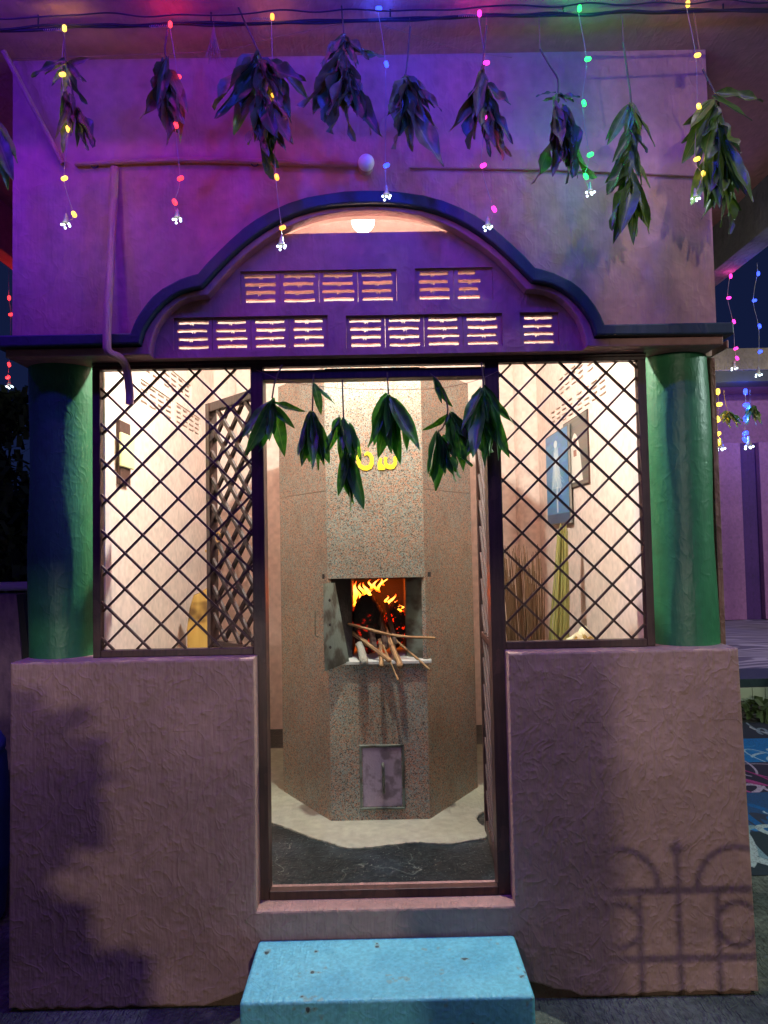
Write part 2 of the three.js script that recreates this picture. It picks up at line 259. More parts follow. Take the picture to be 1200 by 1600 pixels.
// diagonal grilles
function clipDiag(x0, x1, y0, y1, c, s) {                         // y = s*x + c inside the rectangle
  const pts = []; const add = (x, y) => { if (x >= x0 - 1e-6 && x <= x1 + 1e-6 && y >= y0 - 1e-6 && y <= y1 + 1e-6 && !pts.some((p) => Math.hypot(p[0] - x, p[1] - y) < 1e-4)) pts.push([x, y]); };
  add(x0, s * x0 + c); add(x1, s * x1 + c); add((y0 - c) / s, y0); add((y1 - c) / s, y1); return pts.length >= 2 ? pts.slice(0, 2) : null;
}
function grille(x0, x1, y0, y1, step, offA, offB, zA, zB, w, d, m, parent) {
  for (const [s, off, z] of [[1, offA, zA], [-1, offB, zB]]) for (let c = -6 + off; c < 6; c += step) {
    const q = clipDiag(x0, x1, y0, y1, c, s); if (!q || Math.hypot(q[0][0] - q[1][0], q[0][1] - q[1][1]) < 0.03) continue;
    part('bar', barBetween(V(q[0][0], q[0][1], z), V(q[1][0], q[1][1], z), w, d), m, parent);
  }
}
for (const [x0, x1, y0, y1, oa, ob] of [[-1.084, -0.496, 1.288, 2.377, 0.0705, 0.0205], [0.473, 1.019, 1.290, 2.377, 0.093, 0.087]]) {
  const g = new THREE.Group(); g.name = 'window_grille'; shrine.add(g);
  grille(x0, x1, y0, y1, 0.1385, oa, ob, -0.118, -0.103, 0.0075, 0.014, M.brown, g);
}
// two lattice door leaves, folded inwards
function leaf(hx, turn, sgn) {
  const g = new THREE.Group(); g.name = 'door_leaf'; g.position.set(hx, 0, -0.185); g.rotation.y = turn; shrine.add(g); const w = 0.432, y0 = 0.385, y1 = 2.315;
  part('leaf_frame', merge([box(0, 0.036, y0, y1, -0.02, 0.02), box(w - 0.036, w, y0, y1, -0.02, 0.02), box(0.0365, w - 0.0365, y1 - 0.04, y1 - 0.0005, -0.018, 0.018), box(0.0365, w - 0.0365, y0 + 0.0005, y0 + 0.05, -0.018, 0.018), box(0.0365, w - 0.0365, 1.25, 1.275, -0.016, 0.016)]), M.brown, g);
  grille(0.035, w - 0.035, 1.274, y1 - 0.04, 0.118, 0.03, 0.05, -0.008, 0.008, 0.017, 0.012, M.brown, g);
  grille(0.035, w - 0.035, y0 + 0.05, 1.251, 0.118, 0.03, 0.05, -0.008, 0.008, 0.017, 0.012, M.brown, g);
  part('pull_ring', new THREE.TorusGeometry(0.02, 0.004, 6, 16).translate(w - 0.12, 1.72, 0.026 * sgn), M.brass, g);
  part('latch', merge([box(w - 0.005, w + 0.03, 1.655, 1.667, -0.012, 0.012), box(w - 0.03, w - 0.002, 1.64, 1.682, 0.021 * 1, 0.026)]), M.brass, g);
  return g;
}
leaf(-0.474, Math.PI - 0.86, -1);
leaf(0.446, 1.535, 1);

// conduits on the upper wall, with a jog over the mouldings
part('conduit_pipe', tube([P(118, 256, -0.018), P(300, 250, -0.018), P(560, 258, -0.018)], 0.011, 10, 12), M.pink, shrine);
part('wall_wire', tube([P(640, 262, -0.024), P(870, 266, -0.024), P(1100, 276, -0.024)], 0.004, 6, 12), M.pink, shrine);
{
  const a = P(179, 262, -0.016), b = P(170, 520, 0.062), pts = [V(a.x, a.y, -0.016), V(a.x, 2.95, 0.004), V(a.x, 2.75, 0.03), V(a.x - 0.002, 2.56, 0.056), V(a.x - 0.002, 2.44, 0.064), V(a.x, 2.412, 0.062), V(a.x + 0.012, 2.400, 0.05), V(a.x + 0.03, 2.394, 0.02), V(a.x + 0.036, 2.37, -0.03), V(a.x + 0.036, 2.29, -0.066), V(a.x + 0.036, 2.235, -0.068)];
  part('conduit_pipe', tube(pts, 0.0155, 12, 90), M.pink, shrine);
  part('conduit_pipe', straight(P(6, 80, 0.03), P(98, 256, -0.018), 0.010, 8), M.pink, shrine);
  for (const [x, y] of [[148, 256], [398, 253]]) { const q = P(x, y, -0.018); part('pipe_clip', new THREE.TorusGeometry(0.014, 0.003, 6, 14).translate(q.x, q.y - 0.002, q.z), M.wire, shrine); }
}
// round bulb holder on the wall over the arch
{
  const q = P(571, 263, -0.03), t = thing('wall_bulb', 'unlit round white bulb in a holder on the wall over the arch', 'bulb'); t.position.copy(q);
  part('holder', new THREE.CylinderGeometry(0.024, 0.03, 0.03, 20).rotateX(Math.PI / 2).translate(0, 0, 0.012), M.conduit, t);
  part('globe', new THREE.SphereGeometry(0.031, 24, 16).translate(0.004, -0.004, 0.05), M.white, t);
}
// blue painted step
{
  const st = tex(1024, (u, v) => { const n = fbm(u * 6, v * 6, 6, 5, 2), g = fbm(u * 90, v * 90, 90, 2, 5), c = fbm(u * 22, v * 22, 22, 3, 8); let k = mix([0.42, 0.74, 0.78], [0.36, 0.68, 0.74], sst(0.3, 0.7, n)); k = mix(k, [0.52, 0.56, 0.50], 0.5 * sst(0.74, 0.80, c)); k = mix(k, [0.22, 0.28, 0.28], sst(0.815, 0.84, c)); k = mix(k, [0.5, 0.55, 0.48], 0.8 * sst(0.62, 0.7, fbm(u * 5, v * 5, 1 * 5, 5, 44)) * sst(0.8, 0.84, u)); return k.map((x) => x * (0.9 + 0.2 * g)); }, true);
  const g = box(-0.475, 0.46, -0.03, 0.24, 0.001, 0.372, 0.012);
  const s = part('entrance_step', g, new THREE.MeshStandardMaterial({ map: rep(st, 1.05), roughness: 0.5, bumpMap: rep(plasterBump, 1.4), bumpScale: 0.006 }), scene);
  tag(s, 'light blue painted concrete step below the shrine doorway', 'step');
}

// ---------- granite furnace ----------
const FZ = -0.96, FXL = -0.273, FXR = 0.218, FT = 2.585;
const furnace = thing('granite_furnace', 'tall faceted furnace clad in brown speckled granite with open fire hatch', 'furnace');
{
  const plan = [[FXL, FZ], [FXR, FZ], [0.515, -1.42], [0.515, -1.9], [FXR, -2.36], [FXL, -2.36], [-0.57, -1.9], [-0.57, -1.42]];
  const slabAt = (a, b, y0, y1, m, t = 0.022) => { const A = V(a[0], 0, a[1]), B = V(b[0], 0, b[1]), L = A.distanceTo(B), g = triUV(new RoundedBoxGeometry(L - 0.001, y1 - y0, t, 1, 0.002).translate(L / 2, (y0 + y1) / 2, -t / 2)); const o = part('granite_slab', g, m, furnace); o.position.set(A.x, 0, A.z); o.rotation.y = -Math.atan2(B.z - A.z, B.x - A.x); return o; };
  slabAt(plan[0], plan[1], 1.506, FT, M.granite); slabAt(plan[0], plan[1], FY, 1.078, M.granite);
  for (let i = 1; i < 8; i++) { const a = plan[i], b = plan[(i + 1) % 8], m = M.graniteSide; slabAt(a, b, FY, 1.95, m); slabAt(a, b, 1.951, FT, m); }
  const cap = shp(plan.map(([x, z]) => [x * 0.985, -z])); const cg = new THREE.ExtrudeGeometry(cap, { depth: 0.02, bevelEnabled: false }); cg.rotateX(-Math.PI / 2); cg.translate(0, FT - 0.03, 0); part('top_slab', triUV(cg), M.graniteSide, furnace);
  // sooty core around the firebox
  const z0 = FZ - 0.024, zi = -1.08, zb = -1.5, xl = -0.158, xr = 0.122, yt = 1.50, yb = 1.10;
  part('firebox', merge([box(-0.30, 0.25, 1.506, 1.53, -1.6, z0, 0), box(xl - 0.03, xl, yb, yt, zb, zi, 0), box(xr, xr + 0.03, yb, yt, zb, zi, 0), box(xl - 0.03, xr + 0.03, yb, yt, zb - 0.03, zb - 0.001, 0), box(xl - 0.03, xr + 0.03, yt, yt + 0.005, zb, -0.985, 0)]), M.soot, furnace);
  const q = (a, b, c, d) => { const g = new THREE.BufferGeometry(); g.setAttribute('position', new THREE.Float32BufferAttribute([...a, ...b, ...c, ...a, ...c, ...d], 3)); g.setAttribute('uv', new THREE.Float32BufferAttribute([0, 0, 1, 0, 1, 1, 0, 0, 1, 1, 0, 1], 2)); g.computeVertexNormals(); return g; };
  const throat = (x0, x1) => { const g = new THREE.ExtrudeGeometry(shp([[x0, -z0], [x1, -zi], [x1 + Math.sign(x0 - x1) * 0.005, -zi - 0.004], [x0 + Math.sign(x0) * 0.004, -z0 - 0.006]]), { depth: 0.425, bevelEnabled: false }); g.rotateX(-Math.PI / 2); g.translate(0, 1.079, 0); return triUV(g); };
  part('throat_plate', throat(-0.272, xl), M.soot, furnace); part('throat_plate', throat(FXR - 0.001, xr), M.steel, furnace);
  // ledge tray
  part('tray', box(FXL - 0.002, FXR + 0.024, 1.0785, 1.094, zb, FZ + 0.022, 0.002), new THREE.MeshStandardMaterial({ color: lin(0.42, 0.43, 0.40), roughness: 0.8, bumpMap: plasterBump, bumpScale: 0.003 }), furnace);
  // hatch door, a bent plate swung out to the left
  const hd = new THREE.BufferGeometry(), hp = [], hi = [], huv = []; const N = 10;
  for (let i = 0; i <= N; i++) for (let j = 0; j <= N; j++) { const u = i / N, v = j / N; const top = 1.488 - 0.0 * u, bot = 1.058 + 0.035 * u; const x = -0.288 + 0.118 * u * (1 - 0.55 * (v)) , y = bot + (top - bot) * v, z = FZ + 0.075 - 0.06 * u + 0.02 * Math.sin(v * 3.1) * (1 - u); hp.push(x, y, z); huv.push(u * 0.2, v * 0.4); }
  for (let i = 0; i < N; i++) for (let j = 0; j < N; j++) { const a = i * (N + 1) + j; hi.push(a, a + N + 1, a + 1, a + 1, a + N + 1, a + N + 2); }
  hd.setAttribute('position', new THREE.Float32BufferAttribute(hp, 3)); hd.setAttribute('uv', new THREE.Float32BufferAttribute(huv, 2)); hd.setIndex(hi); hd.computeVertexNormals();
  const back = hd.clone(); back.translate(0.001, 0, -0.004); M.steel.side = THREE.DoubleSide;
  const door = part('hatch_door', merge([hd, back]), M.steel, furnace);
  for (const y of [1.405, 1.285, 1.175]) part('hole_bead', new THREE.SphereGeometry(0.006, 10, 8).scale(1, 1.3, 0.6).translate(-0.258, y, FZ + 0.072), M.soot, door);  // dark beads in place of the holes in the plate
  part('hinge_loop', tube([P(498, 955, FZ + 0.02), P(493, 957, FZ + 0.03), P(493, 992, FZ + 0.03), P(498, 994, FZ + 0.02)], 0.003, 6, 16), M.steel, furnace);
  // ash door
  const adm = new THREE.MeshStandardMaterial({ roughness: 0.42, metalness: 0.2, bumpMap: rep(plasterBump, 2), bumpScale: 0.003, map: rep(tex(256, (u, v) => { const n = fbm(u * 8, v * 8, 8, 5, 23); return mix([0.60, 0.55, 0.62], [0.42, 0.38, 0.42], sst(0.5, 0.72, n)); }, true), 2) });
  const ax0 = -0.116, ax1 = 0.084, ay0 = 0.372, ay1 = 0.668;
  part('ash_door_frame', merge([box(ax0 - 0.012, ax1 + 0.012, ay1, ay1 + 0.011, FZ - 0.01, FZ + 0.008), box(ax0 - 0.012, ax1 + 0.012, ay0 - 0.011, ay0, FZ - 0.01, FZ + 0.008), box(ax0 - 0.012, ax0, ay0 + 0.0005, ay1 - 0.0005, FZ - 0.01, FZ + 0.008), box(ax1, ax1 + 0.012, ay0 + 0.0005, ay1 - 0.0005, FZ - 0.01, FZ + 0.008)]), M.steel, furnace);
  const ad = part('ash_door', box(ax0 + 0.003, ax1 - 0.003, ay0 + 0.003, ay1 - 0.003, FZ - 0.008, FZ + 0.003), adm, furnace);
  part('handle', tube([V(-0.012, 0.585, FZ + 0.003), V(-0.012, 0.583, FZ + 0.03), V(-0.010, 0.56, FZ + 0.034), V(-0.009, 0.46, FZ + 0.032), V(-0.009, 0.45, FZ + 0.003)], 0.0075, 8, 30), M.steel, ad);
  // yellow lettering, partly behind the leaves
  const zl = FZ + 0.002, L2 = (pts) => pts.map(([x, y]) => { const q2 = P(400 + x / 3, 560 + y / 3, zl); return [q2.x, q2.y]; });
  const s1 = shp(L2([[470, 405], [492, 415], [494, 440], [488, 470], [492, 495], [508, 505], [528, 500], [535, 482], [532, 462], [520, 452], [508, 458], [508, 446], [522, 436], [540, 444], [552, 465], [552, 495], [542, 516], [522, 526], [500, 524], [482, 512], [472, 490], [468, 450]]));
  const s2 = shp(L2([[580, 466], [592, 468], [588, 490], [604, 508], [605, 522], [580, 524], [571, 520], [570, 492]]));
  const s3 = shp(L2([[600, 462], [616, 464], [612, 486], [622, 498], [638, 498], [646, 484], [642, 464], [654, 456], [661, 470], [660, 496], [648, 516], [626, 521], [608, 514], [600, 492]]));
  const s4 = shp(L2([[556, 408], [562, 398], [600, 440], [594, 448]]));
  part('lettering', merge([s1, s2, s3].map((s) => ex(s, zl + 0.002, 0.004))), M.yellowPaint, furnace);
}
// cement apron round the furnace foot
{
  const r = rng(5), px = [[424, 1262], [424, 1284], [450, 1294], [480, 1308], [510, 1318], [540, 1325], [570, 1327], [610, 1322], [650, 1318], [700, 1319], [735, 1316], [757, 1310], [764, 1298], [752, 1290], [745, 1280], [757, 1268], [775, 1262]];
  const pts = px.map(([x, y]) => { const g = G(x + (r() - 0.5) * 5, y + (r() - 0.5) * 3, FY); return [g.x, -g.z]; });
  const dense = []; const c = new THREE.CatmullRomCurve3(pts.map(([x, y]) => V(x, y, 0))); for (let i = 0; i <= 120; i++) { const p = c.getPoint(i / 120); dense.push([p.x + (r() - 0.5) * 0.008, p.y + (r() - 0.5) * 0.008]); }
  const s = shp([...dense, [0.75, 1.3], [0.75, 2.3], [-0.8, 2.3], [-0.8, 1.1]]);
  const g = new THREE.ExtrudeGeometry(s, { depth: 0.006, bevelEnabled: true, bevelSize: 0.004, bevelThickness: 0.003, bevelSegments: 1 }); g.rotateX(-Math.PI / 2); g.translate(0, FY, 0);
  part('cement_apron', triUV(g), plaster([0.60, 0.61, 0.54], [0.52, 0.53, 0.46], [0.42, 0.42, 0.36], 61, 0.006, 0.85), shrine);
}

// ---------- fire and firewood ----------
{
  const flameMap = tex([8, 128], (u, v) => { const a = v; return a < 0.25 ? mix([1, 0.30, 0.04], [1, 0.62, 0.14], a / 0.25) : a < 0.6 ? mix([1, 0.62, 0.14], [1, 0.72, 0.3], (a - 0.25) / 0.35) : mix([1, 0.72, 0.3], [1, 0.22, 0.02], (a - 0.6) / 0.4); }, true, false);
  const fm = new THREE.MeshStandardMaterial({ color: 0x000000, emissive: 0xffffff, emissiveMap: flameMap, emissiveIntensity: 4.5, roughness: 1 });
  const fire = thing('wood_fire', 'orange flames burning inside the furnace hatch', 'fire'); const r = rng(9);
  const flame = (px, py, h, w, lean, z) => {
    const base = P(px, py, z), n = 12, m = 8, pos = [], uv = [], id = [];
    for (let i = 0; i <= n; i++) { const t = i / n, rad = w * Math.pow(Math.sin(Math.PI * Math.min(1, 0.12 + t * 0.88)), 0.8) * (1 - 0.55 * t), ox = lean * t * t + 0.012 * Math.sin(t * 6 + px), oz = 0.01 * Math.sin(t * 5 + py); for (let j = 0; j <= m; j++) { const a = j / m * Math.PI * 2; pos.push(base.x + ox + Math.cos(a) * rad, base.y + h * t, base.z + oz + Math.sin(a) * rad * 0.5); uv.push(j / m, t); } }
    for (let i = 0; i < n; i++) for (let j = 0; j < m; j++) { const a = i * (m + 1) + j; id.push(a, a + m + 1, a + 1, a + 1, a + m + 1, a + m + 2); }
    const g = new THREE.BufferGeometry(); g.setAttribute('position', new THREE.Float32BufferAttribute(pos, 3)); g.setAttribute('uv', new THREE.Float32BufferAttribute(uv, 2)); g.setIndex(id); g.computeVertexNormals(); part('flame', g, fm, fire);
  };
  for (const f of [[552, 945, 0.13, 0.016, 0.012, -1.3], [548, 948, 0.07, 0.012, -0.01, -1.26], [560, 936, 0.10, 0.012, -0.015, -1.34], [571, 934, 0.085, 0.017, 0.0, -1.28], [579, 936, 0.055, 0.013, 0.012, -1.24], [586, 924, 0.075, 0.010, 0.02, -1.32], [594, 925, 0.085, 0.011, 0.0, -1.36], [566, 942, 0.05, 0.014, 0.01, -1.22], [610, 950, 0.055, 0.014, 0.01, -1.25], [617, 952, 0.05, 0.013, 0.008, -1.22], [623, 956, 0.035, 0.011, 0.01, -1.2], [606, 944, 0.05, 0.009, -0.012, -1.3], [627, 953, 0.03, 0.007, 0.0, -1.2], [555, 950, 0.09, 0.02, 0.006, -1.36], [566, 930, 0.07, 0.014, -0.008, -1.4], [600, 915, 0.05, 0.009, 0.014, -1.38], [612, 948, 0.07, 0.016, 0.014, -1.34], [621, 958, 0.045, 0.013, 0.004, -1.3], [578, 922, 0.06, 0.012, 0.01, -1.42]]) flame(...f);
  const l = new THREE.PointLight(0xff5a14, 0.35, 0, 2); l.position.set(0.0, 1.42, -1.3); l.castShadow = true; l.shadow.radius = 3; fire.add(l);
  // charred logs with embers
  const emb = tex(256, (u, v) => { const n = fbm(u * 18, v * 18, 18, 3, 6), b = fbm(u * 5, v * 5, 5, 3, 2); const k = sst(0.56, 0.72, n) * sst(0.38, 0.6, b); return [k, 0.16 * k * k, 0.01 * k]; }, true);
  const charM = new THREE.MeshStandardMaterial({ color: lin(0.022, 0.016, 0.014), roughness: 0.95, emissive: 0xffffff, emissiveMap: emb, emissiveIntensity: 0.5, bumpMap: rep(plasterBump, 3), bumpScale: 0.01 });
  const hot = charM.clone(); hot.emissiveIntensity = 2.2; hot.emissiveMap = rep(emb, 2);
  const lump = (px, py, z, rx, ry, rz, m, label, cat) => { const g = new THREE.SphereGeometry(1, 28, 20), p = g.attributes.position; for (let i = 0; i < p.count; i++) { const v = V().fromBufferAttribute(p, i), k = 0.85 + 0.32 * fbm(v.x * 3 + 5 + px, v.y * 3 + v.z * 2 + 9, 64, 3, 3); p.setXYZ(i, v.x * k * rx, v.y * k * ry, v.z * k * rz); } g.computeVertexNormals(); const c = P(px, py, z); g.translate(c.x, c.y, c.z); tag(part('charred_husk', g, m, scene), label, cat); };
  lump(574, 975, -1.2, 0.085, 0.15, 0.08, charM, 'large charred black husk in the fire hatch', 'husk');
  lump(617, 975, -1.24, 0.06, 0.12, 0.07, hot, 'glowing red ember husk at the right side of the fire', 'husk');
  const bark = new THREE.MeshStandardMaterial({ map: tex(128, (u, v) => { const n = fbm(u * 6, v * 24, 6, 3, 3); return mix([0.62, 0.50, 0.34], [0.40, 0.30, 0.20], sst(0.35, 0.7, n)); }, true), roughness: 0.9 });
  const ash = new THREE.MeshStandardMaterial({ color: lin(0.27, 0.27, 0.22), roughness: 0.95, bumpMap: rep(plasterBump, 2), bumpScale: 0.004 });
  const dark = new THREE.MeshStandardMaterial({ color: lin(0.05, 0.03, 0.02), roughness: 0.95 });
  const stick = (a, b, r0, m, label, bend = 0) => { const A = P(...a), B = P(...b), Mid = A.clone().lerp(B, 0.55).add(V(0, bend, 0)); const g = tube([A, Mid, B], r0, 7, 10); const p = g.attributes.position; for (let i = 0; i < p.count; i++) p.setXYZ(i, p.getX(i) + (r() - 0.5) * r0 * 0.5, p.getY(i) + (r() - 0.5) * r0 * 0.5, p.getZ(i)); const o = part('firewood_stick', g, m, scene); for (const [q, s] of [[A, 1], [B, 1]]) { const c = new THREE.SphereGeometry(r0 * 0.98, 7, 5); c.translate(q.x, q.y, q.z); part('cut_end', c, m, o); } tag(o, label, 'stick', 'firewood sticks fed into the furnace hatch'); return o; };
  stick([562, 1008, -1.05], [569, 1035, -0.90], 0.020, ash, 'thick short ash white stick end on the furnace tray');
  stick([549, 988, -1.12], [609, 1032, -0.905], 0.0115, bark, 'pale brown stick slanting across the furnace tray to the right', 0.002);
  stick([600, 980, -1.15], [625, 1040, -0.90], 0.016, bark, 'thick pale stick with grey tip poking out of the fire hatch');
  stick([594, 1000, -1.08], [596, 1040, -0.89], 0.0105, bark, 'short upright pale stick in the middle of the tray');
  stick([545, 975, -1.06], [679, 997, -0.93], 0.0065, bark, 'long thin curved twig lying across the hatch opening', -0.02);
  stick([598, 1008, -1.0], [622, 1062, -0.87], 0.005, bark, 'thin twig hanging down past the tray edge');
  stick([618, 1000, -1.05], [671, 1046, -0.90], 0.006, bark, 'thin twig slanting to the right tray corner');
  stick([575, 960, -1.2], [585, 1012, -1.02], 0.018, dark, 'burnt dark stick upright in the mouth of the fire');
  stick([592, 950, -1.22], [603, 1010, -1.02], 0.016, dark, 'burnt dark stick beside the glowing ember husk');
  stick([604, 944, -1.22], [618, 1005, -1.03], 0.012, dark, 'slim burnt stick leaning on the glowing ember husk');
}

// ---------- things inside the room ----------
{
  // hanging lamp seen through the lunette
  const lp = thing('hanging_bulb', 'bright white bulb hanging inside the arch opening', 'lamp'); const q = V(-0.052, 3.122, -0.48); lp.position.copy(q);
  part('cord', new THREE.CylinderGeometry(0.004, 0.004, SLAB - q.y - 0.06, 8).translate(0, (SLAB - q.y + 0.06) / 2, 0), M.wire, lp);
  part('holder', new THREE.CylinderGeometry(0.018, 0.022, 0.06, 16).translate(0, 0.07, 0), M.wire, lp);
  part('bulb', new THREE.SphereGeometry(0.052, 24, 18), new THREE.MeshStandardMaterial({ color: 0xffffff, emissive: lin(0.93, 1.0, 0.98), emissiveIntensity: 4, roughness: 0.4 }), lp);
  const l = new THREE.PointLight(lin(0.95, 1.0, 0.90), 16.5, 0, 2); l.castShadow = true; l.shadow.radius = 1.2; lp.add(l);
  // pictures on the walls
  const blueArt = (() => { const c = document.createElement('canvas'); c.width = 128; c.height = 384; const x = c.getContext('2d'); x.fillStyle = '#2f7fb4'; x.fillRect(0, 0, 128, 384); const r = rng(3); for (let i = 0; i < 500; i++) { x.fillStyle = `rgba(${20 + 60 * r()},${90 + 80 * r()},${140 + 90 * r()},0.25)`; x.fillRect(128 * r(), 384 * r(), 4 + 22 * r(), 4 + 12 * r()); } x.fillStyle = '#c4dde6'; x.beginPath(); x.ellipse(61, 48, 10, 16, 0, 0, 7); x.fill(); for (let i = 0; i < 60; i++) { x.strokeStyle = `rgba(235,245,250,${0.15 + 0.4 * r()})`; x.lineWidth = 1 + 2 * r(); x.beginPath(); x.moveTo(48 + 28 * r(), 60 + 60 * r()); x.quadraticCurveTo(30 + 60 * r(), 160, 24 + 84 * r(), 180 + 90 * r()); x.stroke(); } x.fillStyle = 'rgba(207,230,238,0.55)'; x.beginPath(); x.moveTo(58, 40); x.bezierCurveTo(40, 120, 48, 180, 30, 235); x.lineTo(92, 240); x.bezierCurveTo(80, 180, 84, 110, 66, 40); x.fill(); x.fillStyle = 'rgba(255,255,255,0.7)'; x.fillRect(60, 230, 8, 110); x.fillStyle = '#1d4d74'; x.fillRect(0, 345, 128, 39); const t = new THREE.CanvasTexture(c); t.colorSpace = THREE.SRGBColorSpace; return t; })();
  const robeArt = (() => { const c = document.createElement('canvas'); c.width = 192; c.height = 320; const x = c.getContext('2d'); const r = rng(4); x.fillStyle = '#5d5c55'; x.fillRect(0, 0, 192, 320); for (let i = 0; i < 300; i++) { x.fillStyle = `rgba(${60 + 70 * r()},${60 + 65 * r()},${55 + 60 * r()},0.3)`; x.fillRect(0, 320 * r(), 192, 1 + 3 * r()); } x.fillStyle = '#e9e4d8'; x.beginPath(); x.moveTo(96, 70); x.bezierCurveTo(60, 90, 62, 150, 40, 300); x.lineTo(152, 300); x.bezierCurveTo(132, 150, 132, 90, 96, 70); x.fill(); x.fillStyle = '#9a6a55'; x.beginPath(); x.ellipse(96, 115, 15, 20, 0, 0, 7); x.fill(); x.fillRect(84, 150, 24, 30); const t = new THREE.CanvasTexture(c); t.colorSpace = THREE.SRGBColorSpace; return t; })();
  const wallX = BR - 0.161;
  const hang = (name, label, z0, z1, y0, y1, dx, art, edge) => { const t = thing(name, label, 'picture'); t.position.set(wallX - dx, 0, 0); part('backing', box(0.001, 0.016, y0 - 0.008, y1 + 0.008, z0 - 0.008, z1 + 0.008), edge, t); const g = new THREE.PlaneGeometry(z1 - z0, y1 - y0).rotateY(-Math.PI / 2).translate(-0.001, (y0 + y1) / 2, (z0 + z1) / 2); part('print', g, new THREE.MeshStandardMaterial({ map: art, roughness: 0.35 }), t); return t; };
  const sil = new THREE.MeshStandardMaterial({ color: lin(0.2, 0.19, 0.17), roughness: 0.6 });
  hang('wall_picture', 'narrow blue poster with a pale standing figure on the right inner wall', -2.33, -1.74, 1.79, 2.38, 0.02, blueArt, sil);
  hang('wall_picture', 'grey wooden picture of a white robed figure on the right inner wall', -1.92, -1.38, 2.0, 2.41, 0.0, robeArt, M.brown).position.x += 0.001;
  const lw = thing('wall_picture', 'small pale green picture by the left grille', 'picture'); lw.position.set(BL + 0.161, 0, 0);
  const sm = (() => { const c = document.createElement('canvas'); c.width = 128; c.height = 128; const x = c.getContext('2d'); x.fillStyle = '#dfe3a8'; x.fillRect(0, 0, 128, 128); x.fillStyle = '#9fc9bb'; x.fillRect(18, 20, 70, 80); x.fillStyle = '#e7efe8'; x.fillRect(40, 34, 40, 60); const t = new THREE.CanvasTexture(c); t.colorSpace = THREE.SRGBColorSpace; return t; })();
  part('backing', box(0.001, 0.02, 1.98, 2.28, -0.80, -0.66), M.brown, lw); part('print', box(0.0205, 0.034, 2.06, 2.22, -0.82, -0.64, 0.006), new THREE.MeshStandardMaterial({ map: sm, roughness: 0.4 }), lw);
  // brooms of stiff midribs
  const broom = (foot, head, n, spread, wide, c1, label) => {
    const t = thing('stick_broom', label, 'broom', 'brooms leaning inside the right grille'), r = rng(n), gs = [];
    for (let i = 0; i < n; i++) { const a = r() * 6.28, k = Math.sqrt(r()), A = V(foot[0] + Math.cos(a) * k * wide, foot[1], foot[2] + Math.sin(a) * k * wide), B = V(head[0] + Math.cos(a) * k * spread, head[1] - 0.5 * r() * (0.15 + k), head[2] + Math.sin(a) * k * spread * 0.6), m = A.clone().lerp(B, 0.5).add(V((r() - 0.5) * 0.02, 0, 0)); gs.push(tube([A, m, B], 0.0022, 3, 5)); }
    const o = part('bristles', merge(gs), new THREE.MeshStandardMaterial({ color: c1, roughness: 0.8 }), t); o.userData.kind = 'stuff';
    part('binding', new THREE.TorusGeometry(wide * 0.6 + spread * 0.42, 0.008, 6, 18).rotateX(Math.PI / 2).translate(foot[0] * 0.6 + head[0] * 0.4, foot[1] + (head[1] - foot[1]) * 0.4, foot[2] * 0.6 + head[2] * 0.4), M.thread, t);
  };
  broom([0.80, FY + 0.003, -1.30], [0.79, 1.66, -1.42], 200, 0.13, 0.06, lin(0.16, 0.085, 0.04), 'wide brown broom of stiff sticks beside the right doorpost');
  broom([0.90, FY + 0.003, -1.30], [1.045, 1.78, -1.48], 300, 0.03, 0.075, lin(0.34, 0.32, 0.10), 'tall yellow green broom leaning against the inner pink wall');
  // sack on the floor
  { const g = new THREE.SphereGeometry(1, 36, 24), p = g.attributes.position; for (let i = 0; i < p.count; i++) { const v = V().fromBufferAttribute(p, i), k = 0.86 + 0.28 * fbm(v.x * 4 + 9, v.y * 4 + v.z * 3 + 4, 64, 4, 7); p.setXYZ(i, v.x * k * 0.2, v.y * k * 0.5, v.z * k * 0.2); } g.computeVertexNormals(); g.translate(0.96, FY + 0.445, -0.72);
    tag(part('grain_sack', g, new THREE.MeshStandardMaterial({ map: tex(256, (u, v) => { const n = fbm(u * 8, v * 8, 8, 4, 3); return mix([0.88, 0.88, 0.72], [0.58, 0.52, 0.2], sst(0.48, 0.6, n)); }, true), roughness: 0.6 }), scene), 'crumpled cream sack standing by the right grille', 'sack'); }
  // timber offcut with a leaf, black tube
  { const s = shp([[0, 0], [0.17, 0], [0.165, 0.9], [0.15, 1.14], [0.09, 1.11], [0.05, 1.10], [0.02, 1.02], [0, 0.9], [0.012, 0.5]]); const g = ex(s, 0, 0.05, 0.006); const t = part('timber_offcut', g, new THREE.MeshStandardMaterial({ map: tex(256, (u, v) => { const n = fbm(u * 40, v * 3, 3, 4, 3), k = fbm(u * 6, v * 9, 3, 3, 6); return mix(mix([0.80, 0.66, 0.34], [0.66, 0.50, 0.22], n), [0.42, 0.30, 0.12], sst(0.6, 0.75, k)); }, true), roughness: 0.7 }), scene); t.position.set(-1.14, FY, -1.55); t.scale.x = 0.78; t.rotation.y = 0.25; t.rotation.x = -0.02; tag(t, 'yellow timber offcut standing on end behind the left grille', 'timber'); }
  { const t = thing('black_tube', 'black plastic tube with a shiny band standing behind the left grille', 'tube'); t.position.set(-0.755, FY, -0.64); t.rotation.z = 0.02;
    part('tube', lathe([[0.0, 0], [0.026, 0.0], [0.027, 0.5], [0.023, 0.9], [0.02, 1.12], [0.0, 1.121]], 16), new THREE.MeshStandardMaterial({ color: lin(0.012, 0.014, 0.018), roughness: 0.25, bumpMap: plasterBump, bumpScale: 0.006 }), t);
    part('band', new THREE.CylinderGeometry(0.0235, 0.0235, 0.03, 16).translate(0, 1.08, 0), new THREE.MeshStandardMaterial({ color: lin(0.2, 0.5, 0.55), metalness: 0.7, roughness: 0.25 }), t);
